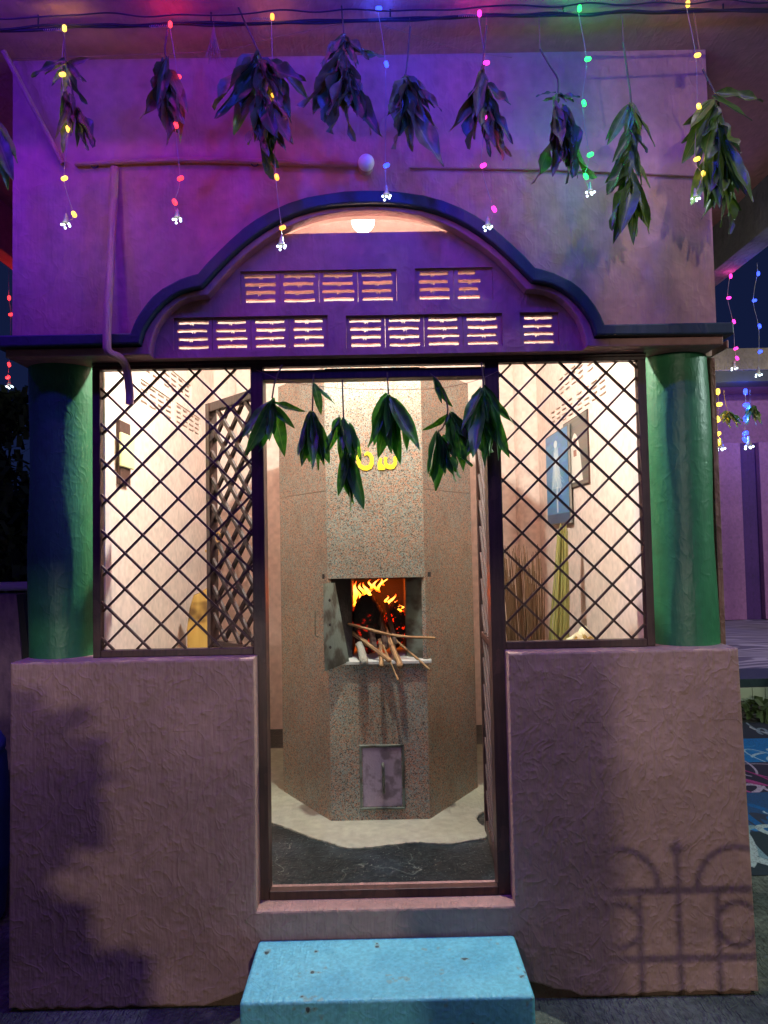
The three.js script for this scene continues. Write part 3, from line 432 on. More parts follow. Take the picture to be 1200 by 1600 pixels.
    part('cap', new THREE.CylinderGeometry(0.025, 0.025, 0.07, 16).translate(0, 1.157, 0), new THREE.MeshStandardMaterial({ color: lin(0.05, 0.05, 0.08), roughness: 0.3 }), t); }
}

// ---------- leaf bundles ----------
const leafTone = (a, b, vein, seed) => tex([64, 128], (u, v) => { const m = Math.abs(u - 0.5) * 2, side = Math.abs(((v * 14 - m * 3.2) % 1 + 1) % 1 - 0.5), n = fbm(u * 6, v * 12, 2, 3, seed); let k = mix(a, b, sst(0.3, 0.7, n)); k = mix(k, vein, 0.35 * sst(0.08, 0.0, side)); k = mix(k, vein, sst(0.09, 0.03, m)); return k; }, true, false);
const leafMat = (a, b, c, s, rough, tr) => new THREE.MeshPhysicalMaterial({ map: leafTone(a, b, c, s), roughness: rough, side: THREE.DoubleSide, transmission: tr, thickness: 0 });
const LM = { fresh: [leafMat([0.30, 0.60, 0.13], [0.22, 0.50, 0.11], [0.48, 0.66, 0.26], 2, 0.42, 0.45), leafMat([0.24, 0.54, 0.15], [0.18, 0.44, 0.13], [0.40, 0.58, 0.26], 5, 0.4, 0.4)], dry: [leafMat([0.46, 0.57, 0.26], [0.36, 0.48, 0.20], [0.60, 0.64, 0.34], 8, 0.38, 0.2), leafMat([0.54, 0.54, 0.26], [0.44, 0.43, 0.20], [0.62, 0.58, 0.32], 9, 0.45, 0.2), leafMat([0.30, 0.50, 0.20], [0.24, 0.42, 0.16], [0.5, 0.58, 0.28], 12, 0.36, 0.2)], olive: [leafMat([0.42, 0.56, 0.16], [0.34, 0.47, 0.13], [0.56, 0.62, 0.24], 15, 0.38, 0.2), leafMat([0.34, 0.50, 0.15], [0.27, 0.42, 0.13], [0.5, 0.58, 0.24], 17, 0.4, 0.2)] };
function leafGeo(seed, dry) {
  const r = rng(seed), nv = 11, nu = 4, pos = [], uv = [], id = [], W = (dry ? 0.125 : 0.135) * (0.85 + 0.35 * r()), curl = (r() - 0.5) * (dry ? 0.55 : 0.3), fold = 0.25 + (dry ? 0.9 : 0.4) * r(), tw = (r() - 0.5) * (dry ? 1.9 : 0.7), wav = (dry ? 0.05 : 0.014), ph = r() * 6;
  for (let j = 0; j <= nv; j++) { const t = j / nv, w = W * Math.pow(Math.sin(Math.PI * Math.min(1, 0.02 + 0.975 * Math.pow(t, 0.85))), 0.85) + 0.004 * (1 - t), cz = curl * t * t, a = tw * t; for (let i = 0; i <= nu; i++) { const s = (i / nu - 0.5) * 2, x0 = s * w * Math.cos(fold * Math.abs(s) * 0.8), z0 = Math.abs(s) * w * Math.sin(fold) + wav * Math.sin(ph + t * 13 + s * 1.5) * Math.abs(s); pos.push(x0 * Math.cos(a) - z0 * Math.sin(a), -t, x0 * Math.sin(a) + z0 * Math.cos(a) + cz); uv.push(i / nu, t); } }
  for (let j = 0; j < nv; j++) for (let i = 0; i < nu; i++) { const a = j * (nu + 1) + i; id.push(a, a + nu + 1, a + 1, a + 1, a + nu + 1, a + nu + 2); }
  const g = new THREE.BufferGeometry(); g.setAttribute('position', new THREE.Float32BufferAttribute(pos, 3)); g.setAttribute('uv', new THREE.Float32BufferAttribute(uv, 2)); g.setIndex(id); g.computeVertexNormals(); return g;
}
const LG = { fresh: [1, 2, 3, 4, 5, 6, 7].map((i) => leafGeo(i * 13, false)), dry: [1, 2, 3, 4, 5, 6, 7, 8].map((i) => leafGeo(i * 17 + 300, true)) };
LG.olive = LG.fresh.concat(LG.dry.slice(0, 3)); LG.fresh = LG.fresh.concat(LG.dry.slice(5, 7));
M.stem = new THREE.MeshStandardMaterial({ color: lin(0.10, 0.085, 0.04), roughness: 0.8 });
// stem: pixel path; leaves: [attach px, py, length in px, lean degrees (+ right), count, fan degrees]
function bundle(label, group, z, kind, stemPx, clumps, seed, hook) {
  const t = thing('leaf_bundle', label, 'leaves', group), r = rng(seed), s = stemPx.map(([x, y]) => P(x, y, z)); t.position.copy(s[0]); const off = s[0].clone();
  part('stem', tube(s.map((p) => p.clone().sub(off)), 0.0034, 6, 10), M.stem, t);
  if (hook) part('tie_thread', straight(V(0, -0.004, 0), P(...hook).sub(off), 0.0012, 4), M.thread, t);
  for (const [px, py, len, lean, n, fan, along = 30] of clumps) for (let i = 0, m = n > 2 ? Math.round(n * 1.5) : n; i < m; i++) {
    const k = m > 1 ? i / (m - 1) - 0.5 : 0, a = P(px + (r() - 0.5) * 8, py + along * r(), z).sub(off), mm = LM[kind], gg = LG[kind];
    const o = part('leaf', gg[Math.floor(r() * gg.length)], mm[Math.floor(r() * mm.length)], t); const L = len * (0.68 + 0.5 * r()) * 0.00229 * (2.77 - z) / 2.64; o.scale.set(L * (0.7 + 0.6 * r()), L, L * (0.8 + 0.5 * r()));
    const tilt = THREE.MathUtils.degToRad(lean + k * fan + (r() - 0.5) * fan * 0.3), back = THREE.MathUtils.degToRad((r() - 0.35) * Math.min(fan, 40) * 0.7);
    o.position.copy(a).add(V(0, 0, (r() - 0.5) * 0.03)); o.rotation.order = 'ZXY'; o.rotation.set(-back, (r() - 0.5) * 2.4, tilt);
  }
  return t;
}
const UP = 'wilted leaf bundles hung along the roof edge', LOW = 'fresh leaf bundles hung on the doorway thread';
const ZU = 0.235, ZC = 0.215;
bundle('wilted leaf bundle hanging beside the yellow light string with a drooping dark leaf', UP, ZU, 'dry', [[100, 50], [102, 88], [108, 118], [116, 160]], [[103, 96, 52, 5, 5, 150, 10], [108, 140, 70, 8, 5, 30], [118, 165, 80, 18, 4, 22]], 1);
bundle('slim wilted leaf bundle hanging on the red light string', UP, ZU, 'dry', [[262, 46], [258, 78], [262, 100]], [[260, 92, 92, -12, 4, 24], [264, 100, 95, 12, 4, 24]], 2);
bundle('big grey green bundle of curled leaves on a slanting twig', UP, ZU, 'dry', [[372, 10], [385, 40], [400, 72], [408, 90]], [[404, 82, 110, -10, 5, 50, 20], [410, 120, 118, 4, 7, 26, 50], [412, 90, 95, 38, 3, 40, 20], [420, 150, 80, 12, 4, 30]], 3);
bundle('limp dark leaf bundle lit blue from the light cluster above it', UP, ZU, 'dry', [[533, 0], [536, 40], [540, 80]], [[537, 50, 62, 0, 5, 110, 12], [538, 80, 105, -10, 4, 40], [543, 95, 110, 12, 5, 40]], 4);
bundle('leaf bundle with broad leaves hanging over the round wall bulb', UP, ZU, 'dry', [[641, 42], [637, 90], [633, 118]], [[633, 112, 90, -16, 4, 34], [634, 118, 120, 4, 4, 26, 40], [640, 120, 80, 30, 3, 30]], 5, [640, 26, ZC]);
bundle('leaf bundle hanging on the pink light string', UP, ZU, 'dry', [[760, 40], [757, 75], [754, 105]], [[754, 105, 105, -10, 4, 24], [760, 125, 75, 12, 5, 40, 60], [765, 160, 80, 14, 4, 30]], 6, [760, 24, ZC]);
bundle('tight narrow leaf bundle beside the green light string', UP, ZU, 'dry', [[844, 77], [860, 104], [872, 124], [872, 148]], [[872, 146, 34, 0, 6, 150, 4], [868, 156, 100, 0, 5, 18], [878, 156, 105, 8, 6, 16]], 7, [842, 24, ZC]);
bundle('long cascading green leaf bundle between the green and yellow light strings', UP, ZU, 'olive', [[974, 66], [980, 110], [986, 160], [985, 250]], [[985, 152, 62, 0, 5, 60, 20], [985, 190, 72, -2, 6, 60, 40], [984, 230, 82, -4, 7, 56, 50], [984, 270, 95, -4, 8, 50, 20]], 8, [972, 22, ZC]);
bundle('olive leaf bundle with reddish tips by the yellow light string at the wall end', UP, ZU, 'olive', [[1098, 108], [1108, 128], [1118, 148], [1130, 190]], [[1114, 146, 72, 62, 2, 20, 6], [1114, 150, 90, -32, 4, 30, 16], [1122, 170, 110, -4, 6, 36, 40], [1128, 220, 105, 2, 7, 30, 40], [1116, 230, 100, -10, 3, 20, 20]], 9, [1084, 20, ZC]);
bundle('leaf bundle at the outer corner of the shrine wall beyond the yellow string', UP, ZU, 'fresh', [[-6, 150], [-4, 190]], [[-2, 186, 82, 12, 3, 26]], 10, [-6, 40, ZC]);
{ const t = thing('dried_tuft', 'small dried straw tuft hanging above the wall between red and orange lights', 'straw'); const r = rng(6), q = P(334, 40, ZU), gs = []; t.position.copy(q); for (let i = 0; i < 26; i++) { const x = (r() - 0.5) * 0.05; gs.push(tube([V(0, 0, 0), V(x * 0.5, -0.05 - 0.03 * r(), (r() - 0.5) * 0.02), V(x * (0.6 + r()), -0.08 - 0.06 * r(), (r() - 0.5) * 0.03)], 0.0011, 3, 6)); } part('straw', merge(gs), new THREE.MeshStandardMaterial({ color: lin(0.34, 0.22, 0.12), roughness: 0.9 }), t).userData.kind = 'stuff'; part('tie_thread', straight(V(0, -0.01, 0), P(334, 24, ZC).sub(q), 0.001, 4), M.thread, t); }
const ZL = -0.06;
bundle('fresh green leaf bundle next to the left doorpost', LOW, ZL, 'fresh', [[441, 570], [430, 595], [425, 622]], [[424, 620, 82, -10, 6, 42, 14], [426, 626, 55, 55, 2, 30, 6]], 21);
bundle('broad drooping leaf bundle under a twisted leaf on the doorway thread', LOW, ZL, 'fresh', [[490, 585], [489, 610], [488, 642]], [[488, 642, 88, 0, 8, 34, 10], [490, 596, 50, 28, 2, 26, 8]], 22);
bundle('longest drooping bundle with two clumps hanging before the granite furnace', LOW, ZL, 'fresh', [[535, 594], [536, 630], [539, 700]], [[534, 650, 70, -6, 5, 30, 14], [545, 660, 70, 10, 3, 20, 14], [543, 700, 82, 3, 6, 22, 8]], 23);
bundle('leaf bundle hanging over the yellow painted letters', LOW, ZL, 'fresh', [[605, 582], [607, 616]], [[606, 614, 96, -8, 5, 28, 8], [612, 620, 86, 16, 4, 30, 10]], 24);
bundle('forked leaf bundle with one clump lower than the other', LOW, ZL, 'fresh', [[672, 584], [688, 600], [700, 640], [692, 668], [684, 676]], [[686, 672, 80, -6, 5, 26, 10], [692, 676, 72, 18, 3, 24, 10], [704, 640, 80, 22, 6, 34, 14], [697, 642, 42, -52, 1, 10, 4], [676, 588, 46, 22, 2, 14, 6]], 25);
bundle('dense dark leaf bundle tied to the right doorpost', LOW, ZL, 'fresh', [[752, 566], [755, 590], [755, 606]], [[754, 600, 72, 0, 7, 70, 10], [755, 616, 90, 0, 8, 44, 16]], 26);
tag(part('door_thread', tube([P(400, 578, -0.082), P(450, 596, -0.07), P(520, 606, -0.062), P(610, 609, -0.06), P(690, 606, -0.062), P(745, 594, -0.07), P(778, 580, -0.082)], 0.0011, 4, 40), M.thread, scene), 'thin thread strung across the top of the doorway', 'thread');

// ---------- light strings ----------
const cables = thing('power_cable', 'black cable bundle strung along the roof edge', 'cable');
{
  const r = rng(31); const run = (y0, y1, z, rad, amp) => { const pts = []; for (let i = 0; i <= 24; i++) { const k = i / 24; pts.push(P(-40 + 1280 * k, y0 + (y1 - y0) * k + (r() - 0.5) * amp, z)); } return tube(pts, rad, 6, 140); };
  part('cable', run(48, 12, ZC, 0.0055, 5), M.wire, cables); part('cable', run(46, 14, ZC + 0.008, 0.004, 8), M.wire, cables); part('cable', run(28, 0, ZC + 0.045, 0.0026, 9), M.wire, cables);
  part('hook', merge([60, 330, 610, 880, 1130].map((x) => { const q = P(x, 48 - 36 * (x + 40) / 1280, ZC); return straight(q, V(q.x, SLAB + 0.004, q.z), 0.003, 5); })), M.wire, cables);
  part('thread', merge([tube([P(20, 92, 0.16), P(330, 80, 0.19), P(430, 58, 0.2), P(540, 36, 0.21)], 0.001, 4, 20), tube([P(600, 40, 0.21), P(720, 78, 0.09), P(800, 90, -0.03)], 0.001, 4, 12)]), M.thread, cables);
}
const ledCol = { yellow: lin(1, 0.62, 0.06), orange: lin(1, 0.38, 0.03), red: lin(1, 0.03, 0.04), blue: lin(0.03, 0.08, 1), magenta: lin(1, 0.03, 0.45), green: lin(0.02, 1, 0.14), white: lin(0.75, 0.92, 1) };
const bulbM = {}; for (const k in ledCol) bulbM[k] = new THREE.MeshStandardMaterial({ color: ledCol[k], emissive: ledCol[k].clone().lerp(lin(1, 1, 1), k === 'white' ? 0 : 0.012), emissiveIntensity: 2.6, roughness: 0.3 });
const bulbG = new THREE.CapsuleGeometry(0.0075, 0.009, 4, 10), tipG = new THREE.SphereGeometry(0.0052, 10, 8);
const GOLD = new THREE.MeshStandardMaterial({ color: lin(0.30, 0.26, 0.20), roughness: 0.45 });
function ledDrop(label, col, z, leds, end, power = { yellow: 0.016, orange: 0.016, red: 0.018, green: 0.04, magenta: 0.02, blue: 0.07 }[col], scale = 1, coil = true, cap = null) {
  const t = thing('light_string', label, 'string light', 'hanging drops of coloured lights'), pts = leds.map(([x, y]) => P(x, y, z)), e = P(end[0], end[1], z); t.position.copy(pts[0]); const o = pts[0].clone();
  part('wire', tube([...(cap ? [P(...cap)] : []), ...pts, e].map((p) => p.clone().sub(o)), 0.0012 * scale, 4, 30), M.ledWire, t);
  if (coil) { const c = []; for (let i = 0; i <= 60; i++) c.push(V(-0.004 - 0.0011 * i, 0.004 * Math.sin(i * 1.05) - 0.002, 0.004 * Math.cos(i * 1.05))); part('coil', tube(c, 0.0011, 4, 120), GOLD, t); }
  pts.forEach((p, i) => { const b = part('led', bulbG, bulbM[col], t); b.position.copy(p).sub(o).add(V(0.004, 0, 0.006)); b.scale.setScalar(scale); b.rotation.z = i * 1.7; const l = new THREE.PointLight(ledCol[col], power, 0, 2); l.position.copy(b.position); l.castShadow = true; l.shadow.radius = 0.3; b.parent.add(l); });
  const q = e.clone().sub(o); const bell = part('end_tassel', lathe([[0.002, 0.028], [0.006, 0.02], [0.007, 0.008], [0.012, -0.004], [0.010, -0.006]].map(([x, y]) => [x * scale, y * scale]), 10).translate(q.x, q.y, q.z), GOLD, t);
  for (let i = 0; i < 5; i++) { const a = i / 5 * 6.28 + 0.4, b = part('tip_led', tipG, bulbM.white, bell); b.position.set(q.x + Math.cos(a) * 0.014 * scale, q.y - (0.012 + 0.006 * (i % 2)) * scale, q.z + Math.sin(a) * 0.014 * scale); b.scale.setScalar(scale * 0.85); }
  const l = new THREE.PointLight(ledCol.white, 0.008 * scale, 0, 2); l.position.set(q.x, q.y - 0.02 * scale, q.z + 0.02); l.castShadow = true; t.add(l);
}
ledDrop('yellow light string hanging against the purple wall beside the vertical conduit', 'yellow', ZC + 0.02, [[100, 46], [97, 118], [106, 203], [100, 280], [115, 336]], [103, 346]);
ledDrop('red light string hanging between the conduit and the arch', 'red', ZC + 0.02, [[265, 40], [277, 122], [274, 197], [281, 280], [272, 317]], [277, 338]);
ledDrop('orange light string ending in front of the arch curve', 'orange', ZC + 0.02, [[424, 28], [427, 150], [431, 278], [440, 357]], [440, 380]);
ledDrop('blue light string hanging over the bright arch opening', 'blue', ZC + 0.02, [[588, 3], [590, 15], [602, 102], [602, 260]], [604, 302], 0.06);
ledDrop('pink light string hanging beside a leaf bundle right of the arch top', 'magenta', ZC + 0.02, [[747, 23], [758, 100], [757, 187], [753, 260], [770, 328]], [762, 350]);
ledDrop('green light string hanging between two leaf bundles', 'green', ZC + 0.02, [[903, 15], [916, 94], [910, 163], [920, 243], [913, 277]], [922, 296]);
ledDrop('yellow light string hanging beside the olive leaf bundle', 'yellow', ZC + 0.02, [[1072, 8], [1087, 88], [1089, 168], [1086, 250], [1097, 273]], [1086, 306]);
ledDrop('pink light string hanging from the concrete roof beam', 'magenta', -1.72, [[1140, 432], [1137, 466], [1145, 503], [1148, 545], [1150, 560]], [1147, 572], 0.02, 1.2, false, [1140, 424, -1.72]);
ledDrop('blue light string hanging from the concrete roof beam', 'blue', -1.55, [[1183, 428], [1177, 470], [1185, 510], [1186, 550]], [1185, 582], 0.05, 1.2, false, [1183, 410, -1.55]);
ledDrop('red light string hanging from the roof edge over the low wall', 'red', -1.5, [[14, 466], [17, 492], [14, 570], [12, 590]], [15, 600], 0.03, 1.2, false, [14, 400, -1.5]);

// ---------- right: neighbouring hall, platform, floor painting ----------
{
  const hall = thing('striped_hall', 'purple striped hall with a wide eaves beam beyond the painted yard', 'building');
  const zf = -9.2, lilac = plaster([0.60, 0.42, 0.58], [0.56, 0.39, 0.55], [0.5, 0.36, 0.5], 71, 0.004), deep = plaster([0.30, 0.17, 0.42], [0.27, 0.15, 0.39], [0.24, 0.14, 0.34], 73, 0.004), cream = plaster([0.62, 0.60, 0.48], [0.52, 0.50, 0.40], [0.40, 0.40, 0.33], 75, 0.02);
  part('wall', box(5.35, 12, 0, 3.2, zf - 0.3, zf), deep, hall);
  for (let i = 0; i < 9; i++) part('pilaster', box(5.45 + i * 0.68, 5.45 + i * 0.68 + 0.38, 0.35, 3.2, zf + 0.001, zf + 0.12, 0.01), lilac, hall);
  part('upper_wall', box(4.8, 12, 3.2, 4.6, zf - 0.6, zf - 0.3), lilac, hall);
  part('eaves_beam', box(4.2, 13, 4.0, 4.17, -8.6, -8.2), M.darkGreen, hall); part('eaves_beam', box(4.2, 13, 4.171, 4.5, -8.65, -8.17), cream, hall);
  part('eaves_slab', box(4.2, 13, 4.06, 4.16, zf - 0.3, -8.601), lilac, hall);
  const plat = thing('raised_platform', 'raised platform with a pale green tiled riser in front of the striped hall', 'platform');
  const wavy = new THREE.MeshStandardMaterial({ map: rep(tex(512, (u, v) => { const w = fbm(u * 4, v * 4, 4, 3, 2), s = Math.sin((v * 26 + w * 9 + Math.sin(u * 12.566) * 0.8) * 6.283 / 2); return mix([0.42, 0.40, 0.46], [0.70, 0.68, 0.72], sst(-0.3, 0.4, s)); }, true), 0.25, 0.5), roughness: 0.5 });
  part('platform_top', box(3.2, 13, 0.0, 0.34, -12, -4.75), wavy, plat); part('edge_band', box(3.2, 13, 0.27, 0.346, -4.749, -4.2), M.darkGreen, plat);
  const tileG = box(0, 0.118, 0, 0.12, 0, 0.012), tileM = new THREE.MeshStandardMaterial({ color: lin(0.46, 0.55, 0.36), roughness: 0.35 }); for (let i = 0; i < 26; i++) { const o = part('tile', tileG, tileM, plat); o.position.set(3.2 + i * 0.122, 0.145, -4.2); }
  part('riser', box(3.2, 13, 0, 0.2695, -4.7, -4.201), M.concrete, plat);
  // shrubs at the riser foot
  const shrub = thing('low_plants', 'low leafy plants growing along the platform foot', 'plants', undefined, 'stuff'); const r = rng(8), gs = []; for (let i = 0; i < 260; i++) { const g = new THREE.PlaneGeometry(0.05, 0.09); g.rotateX(r() * 3); g.rotateY(r() * 6); g.translate(3.25 + 1.6 * r(), 0.02 + 0.16 * r(), -4.1 + 0.2 * r()); gs.push(g); }
  part('foliage', merge(gs), new THREE.MeshStandardMaterial({ color: lin(0.08, 0.13, 0.04), side: THREE.DoubleSide, roughness: 0.7 }), shrub);
  // floor painting: bands of powder pattern
  const kol = (() => { const W = 1024, H = 1024, c = document.createElement('canvas'); c.width = W; c.height = H; const x = c.getContext('2d'), q = rng(15); x.fillStyle = '#3d3b4a'; x.fillRect(0, 0, W, H);
    const band = (y0, y1, base, lines) => { x.fillStyle = base; x.fillRect(0, y0, W, y1 - y0); for (let i = 0; i < 34; i++) { x.strokeStyle = lines[i % lines.length]; x.lineWidth = 5 + 30 * q() * q(); x.beginPath(); const cx = W * q(), cy = y0 + (y1 - y0) * q(), rr = 20 + 90 * q(); x.ellipse(cx, cy, rr * 1.4, rr * 0.5, q() * 3, 0, 3.2 + 3 * q()); x.stroke(); } };
    band(0, 180, '#343b47', ['#b9c4c9', '#8fa3ad', '#d8dcd8']); band(180, 400, '#1f86d0', ['#3f9fe0', '#1b6cb0', '#bfe0f0']); band(400, 620, '#3a2f45', ['#b8327e', '#c94f96', '#d0b6d0', '#8a2a62']); band(620, 840, '#2f5a8c', ['#3a94d8', '#3d4458', '#c4dcea', '#1b6cb0']); band(840, 1024, '#2b3a40', ['#8fb0b8', '#4b6a78', '#c4d2d0']);
    for (let i = 0; i < 60000; i++) { x.fillStyle = `rgba(${30 + 60 * q()},${30 + 60 * q()},${40 + 60 * q()},0.35)`; x.fillRect(W * q(), H * q(), 2, 2); }
    const t = new THREE.CanvasTexture(c); t.colorSpace = THREE.SRGBColorSpace; return t; })();
  const g = new THREE.PlaneGeometry(2.6, 3.0).rotateX(-Math.PI / 2).translate(2.9, 0.004, -2.45); tag(part('floor_painting', g, new THREE.MeshStandardMaterial({ map: kol, roughness: 0.85 }), scene), 'colourful powder floor painting in blue, magenta and white bands', 'floor painting');
  // strings and leaves under the far eaves
  const ze = -8.14; ledDrop('small yellow light string under the far hall eaves', 'yellow', ze, [[1121, 612], [1123, 632], [1121, 655], [1121, 678], [1120, 690]], [1126, 696], 0.25, 4, false);
  ledDrop('blue light string under the far hall eaves', 'blue', ze, [[1164, 612], [1165, 633], [1164, 655], [1164, 677], [1163, 687]], [1170, 693], 0.8, 4, false);
  bundle('small dark leaf bundle under the far hall eaves', 'leaf bundles under the far hall eaves', ze, 'dry', [[1131, 610], [1133, 625], [1138, 644]], [[1138, 642, 26, 0, 9, 100, 4]], 51); bundle('leaf bundle lit blue beside the far blue light string', 'leaf bundles under the far hall eaves', ze, 'dry', [[1172, 608], [1172, 632]], [[1173, 632, 28, 8, 8, 60, 4]], 52);
}
// ---------- left: low wall, drum, trees ----------
{
  const w = thing('compound_wall', 'low mauve compound wall with a dark slanted strut behind the blue drum', 'wall'); const z = -3.0, s = [[-30, 930], [26, 928], [40, 1112], [40, 1300], [-30, 1300]].map(([x, y]) => { const q = P(x, y, z); return [q.x, Math.max(q.y, 0)]; });
  s[0][0] = s[4][0] = -6; part('wall', ex(shp(s), z, 0.15), plaster([0.62, 0.48, 0.56], [0.52, 0.40, 0.52], [0.42, 0.32, 0.45], 81, 0.006), w);
  part('strut', barBetween(P(33, 928, z + 0.03), P(47, 1060, z + 0.03), 0.05, 0.05), M.wire, w);
  const q = P(0, 917, z + 0.02); part('rail_pipe', new THREE.CylinderGeometry(0.035, 0.035, 5, 16).rotateZ(Math.PI / 2).translate(-4.0, q.y, z - 0.03), M.white, w);
  const drum = thing('plastic_drum', 'blue plastic drum with a lid standing beside the shrine base', 'drum'); drum.position.set(-2.02, 0, -0.62);
  part('drum', lathe([[0.0, 0.003], [0.26, 0.003], [0.275, 0.03], [0.29, 0.25], [0.298, 0.27], [0.29, 0.29], [0.292, 0.52], [0.30, 0.54], [0.292, 0.56], [0.28, 0.74], [0.25, 0.78]], 40), new THREE.MeshStandardMaterial({ color: lin(0.03, 0.14, 0.30), roughness: 0.35 }), drum);
  part('lid', lathe([[0.262, 0.765], [0.275, 0.77], [0.275, 0.80], [0.24, 0.86], [0.10, 0.89], [0, 0.89]], 40), new THREE.MeshStandardMaterial({ color: lin(0.10, 0.25, 0.50), roughness: 0.35 }), drum);
  const tree = (label, px, py, z, h, rad, seed) => { const t = thing('tree', label, 'tree', 'dark trees behind the low wall'), b = P(px, py, z), r = rng(seed), gs = []; t.position.set(b.x, 0, b.z); part('trunk', lathe([[0.16, 0], [0.12, h * 0.3], [0.07, h * 0.7], [0.01, h * 0.9]], 10), new THREE.MeshStandardMaterial({ color: lin(0.06, 0.045, 0.03), roughness: 0.9 }), t);
    for (let k = 0; k < 16; k++) { const a = r() * 6.28, rr = rad * Math.sqrt(r()), c = V(Math.cos(a) * rr, h * (0.45 + 0.55 * r()), Math.sin(a) * rr); for (let i = 0; i < 150; i++) { const g = new THREE.PlaneGeometry(0.09, 0.2); g.rotateX(r() * 6); g.rotateY(r() * 6); g.translate(c.x + (r() + r() - 1) * 0.55, c.y + (r() + r() - 1) * 0.45, c.z + (r() + r() - 1) * 0.55); gs.push(g); } }
    part('crown', merge(gs), new THREE.MeshStandardMaterial({ color: lin(0.035, 0.06, 0.025), side: THREE.DoubleSide, roughness: 0.8 }), t); };
  tree('tall dark tree rising behind the low mauve wall', -30, 900, -9, 4.1, 0.9, 3); tree('shorter dark tree beside the green column', 30, 900, -8, 2.5, 0.8, 5); tree('shorter dark tree filling the gap over the wall pipe', 5, 900, -7, 2.3, 0.8, 9);
}
// ---------- lamp posts out of view, placed to light the shrine and the yard ----------
function unseenLamp(label, x, z, h, hx, hz, power, col, target, rad, cone = 1.35) {
  const t = thing('unseen_yard_lamp', label, 'lamp post', 'unseen lamp posts placed to light the shrine and yard'); t.position.set(x, 0, z);
  part('pole', lathe([[0.0, 0], [0.07, 0.001], [0.06, 0.4], [0.045, h], [0, h + 0.02]], 14), M.steel, t); part('arm', tube([V(0, h - 0.1, 0), V(hx * 0.5, h + 0.16, hz * 0.5), V(hx, h + 0.1, hz)], 0.025, 8, 14), M.steel, t);
  part('lamp_head', box(hx - 0.16, hx + 0.16, h + 0.045, h + 0.12, hz - 0.16, hz + 0.16, 0.02), M.wire, t); part('diffuser', box(hx - 0.12, hx + 0.12, h + 0.022, h + 0.043, hz - 0.12, hz + 0.12, 0.004), new THREE.MeshStandardMaterial({ color: 0xffffff, emissive: col, emissiveIntensity: 3, roughness: 0.5 }), t);
  const l = new THREE.SpotLight(col, power, 0, cone, 0.6, 2); l.position.set(hx, h, hz); l.target.position.set(target[0] - x, target[1], target[2] - z); l.castShadow = true; l.shadow.radius = rad; t.add(l, l.target);
}
unseenLamp('unseen tall lamp, out of view, lighting the right end of the upper wall', 3.4, 3.4, 6.7, -1.45, -0.8, 17, lin(0.95, 1.0, 0.9), [1.55, 2.0, 0], 7, 0.42);  // unseen source for the leaf shadows on the upper right wall
unseenLamp('unseen distant lamp behind the camera, placed to light the base walls', 2.4, 16.0, 3.5, -1.2, 0, 230, lin(1.0, 0.92, 0.74), [0, 1.2, 0], 6);  // unseen; throws the railing and tree shadows onto the base
unseenLamp('unseen low lamp, out of view, lighting the right column and floor painting', 4.6, 0.1, 3.0, -0.4, 0, 22, lin(0.78, 1.0, 0.92), [1.2, 1.0, -0.6], 4);  // unseen; brightens the right column edge and the yard floor
unseenLamp('unseen lamp, out of view, placed to brighten the striped hall', 7.5, -3.2, 4.2, -0.5, 0, 60, lin(1.0, 0.86, 1.0), [6.5, 1.5, -9], 4);  // unseen; placed to lift the far hall
// unseen canopy behind the camera, placed so its valance shades the upper wall
{
  const t = thing('unseen_canopy', 'unseen cloth canopy behind the camera, placed to shade the upper wall', 'canopy'), cloth = new THREE.MeshStandardMaterial({ color: lin(0.35, 0.06, 0.08), roughness: 0.9, side: THREE.DoubleSide });
  const g = new THREE.PlaneGeometry(4.4, 1.5, 40, 10), p = g.attributes.position; for (let i = 0; i < p.count; i++) p.setZ(i, 0.03 * Math.sin(p.getX(i) * 9)); g.computeVertexNormals(); g.translate(-1.3, 2.87, 5.5); part('valance', g, cloth, t);
  const cg = new THREE.PlaneGeometry(0.62, 2.12, 60, 12), cp = cg.attributes.position; for (let i = 0; i < cp.count; i++) { const k = 1 - 0.25 * Math.sin(Math.PI * (cp.getY(i) / 2.12 + 0.5)); cp.setX(i, 0.31 - (0.31 - cp.getX(i)) * k); cp.setZ(i, 0.03 * Math.sin(cp.getX(i) * 60)); } cg.computeVertexNormals(); cg.translate(0.62, 1.065, 5.48); part('shade_curtain', cg, cloth, t);  // unseen curtain, placed to keep the far lamp off the doorway
  const tl = new THREE.Group(); tl.name = 'added_fill_tube'; t.add(tl); tl.position.set(-1.1, 2.27, 7.0); part('tube', new THREE.CylinderGeometry(0.015, 0.015, 1.2, 10).rotateZ(Math.PI / 2), new THREE.MeshStandardMaterial({ color: 0xffffff, emissive: lin(1, 0.9, 0.76), emissiveIntensity: 3 }), tl); part('batten', box(-0.62, 0.62, 0.03, 0.07, -0.02, 0.02), M.white, tl); part('hanger', merge([straight(V(-0.5, 0.06, 0), V(-0.5, 1.34, 0), 0.004, 5), straight(V(0.5, 0.06, 0), V(0.5, 1.34, 0), 0.004, 5)]), M.wire, tl);  // added fill light built as a tube, lifts the shaded left base
  RectAreaLightUniformsLib.init(); const ra = new THREE.RectAreaLight(lin(1, 0.9, 0.76), 330, 1.2, 0.05); ra.position.set(0, 0, -0.03); tl.add(ra); ra.rotation.set(0, 0, 0);  // soft warm fill added for the lower left wall
  part('roof_cloth', box(-3.5, 0.9, 3.6, 3.63, 5.5, 8.0, 0), cloth, t);
  for (const [x, z] of [[-3.5, 5.56], [0.94, 5.56], [-3.5, 8], [0.94, 8]]) part('post', new THREE.CylinderGeometry(0.035, 0.04, 3.62, 10).translate(x, 1.81, z), M.thread, t);
}
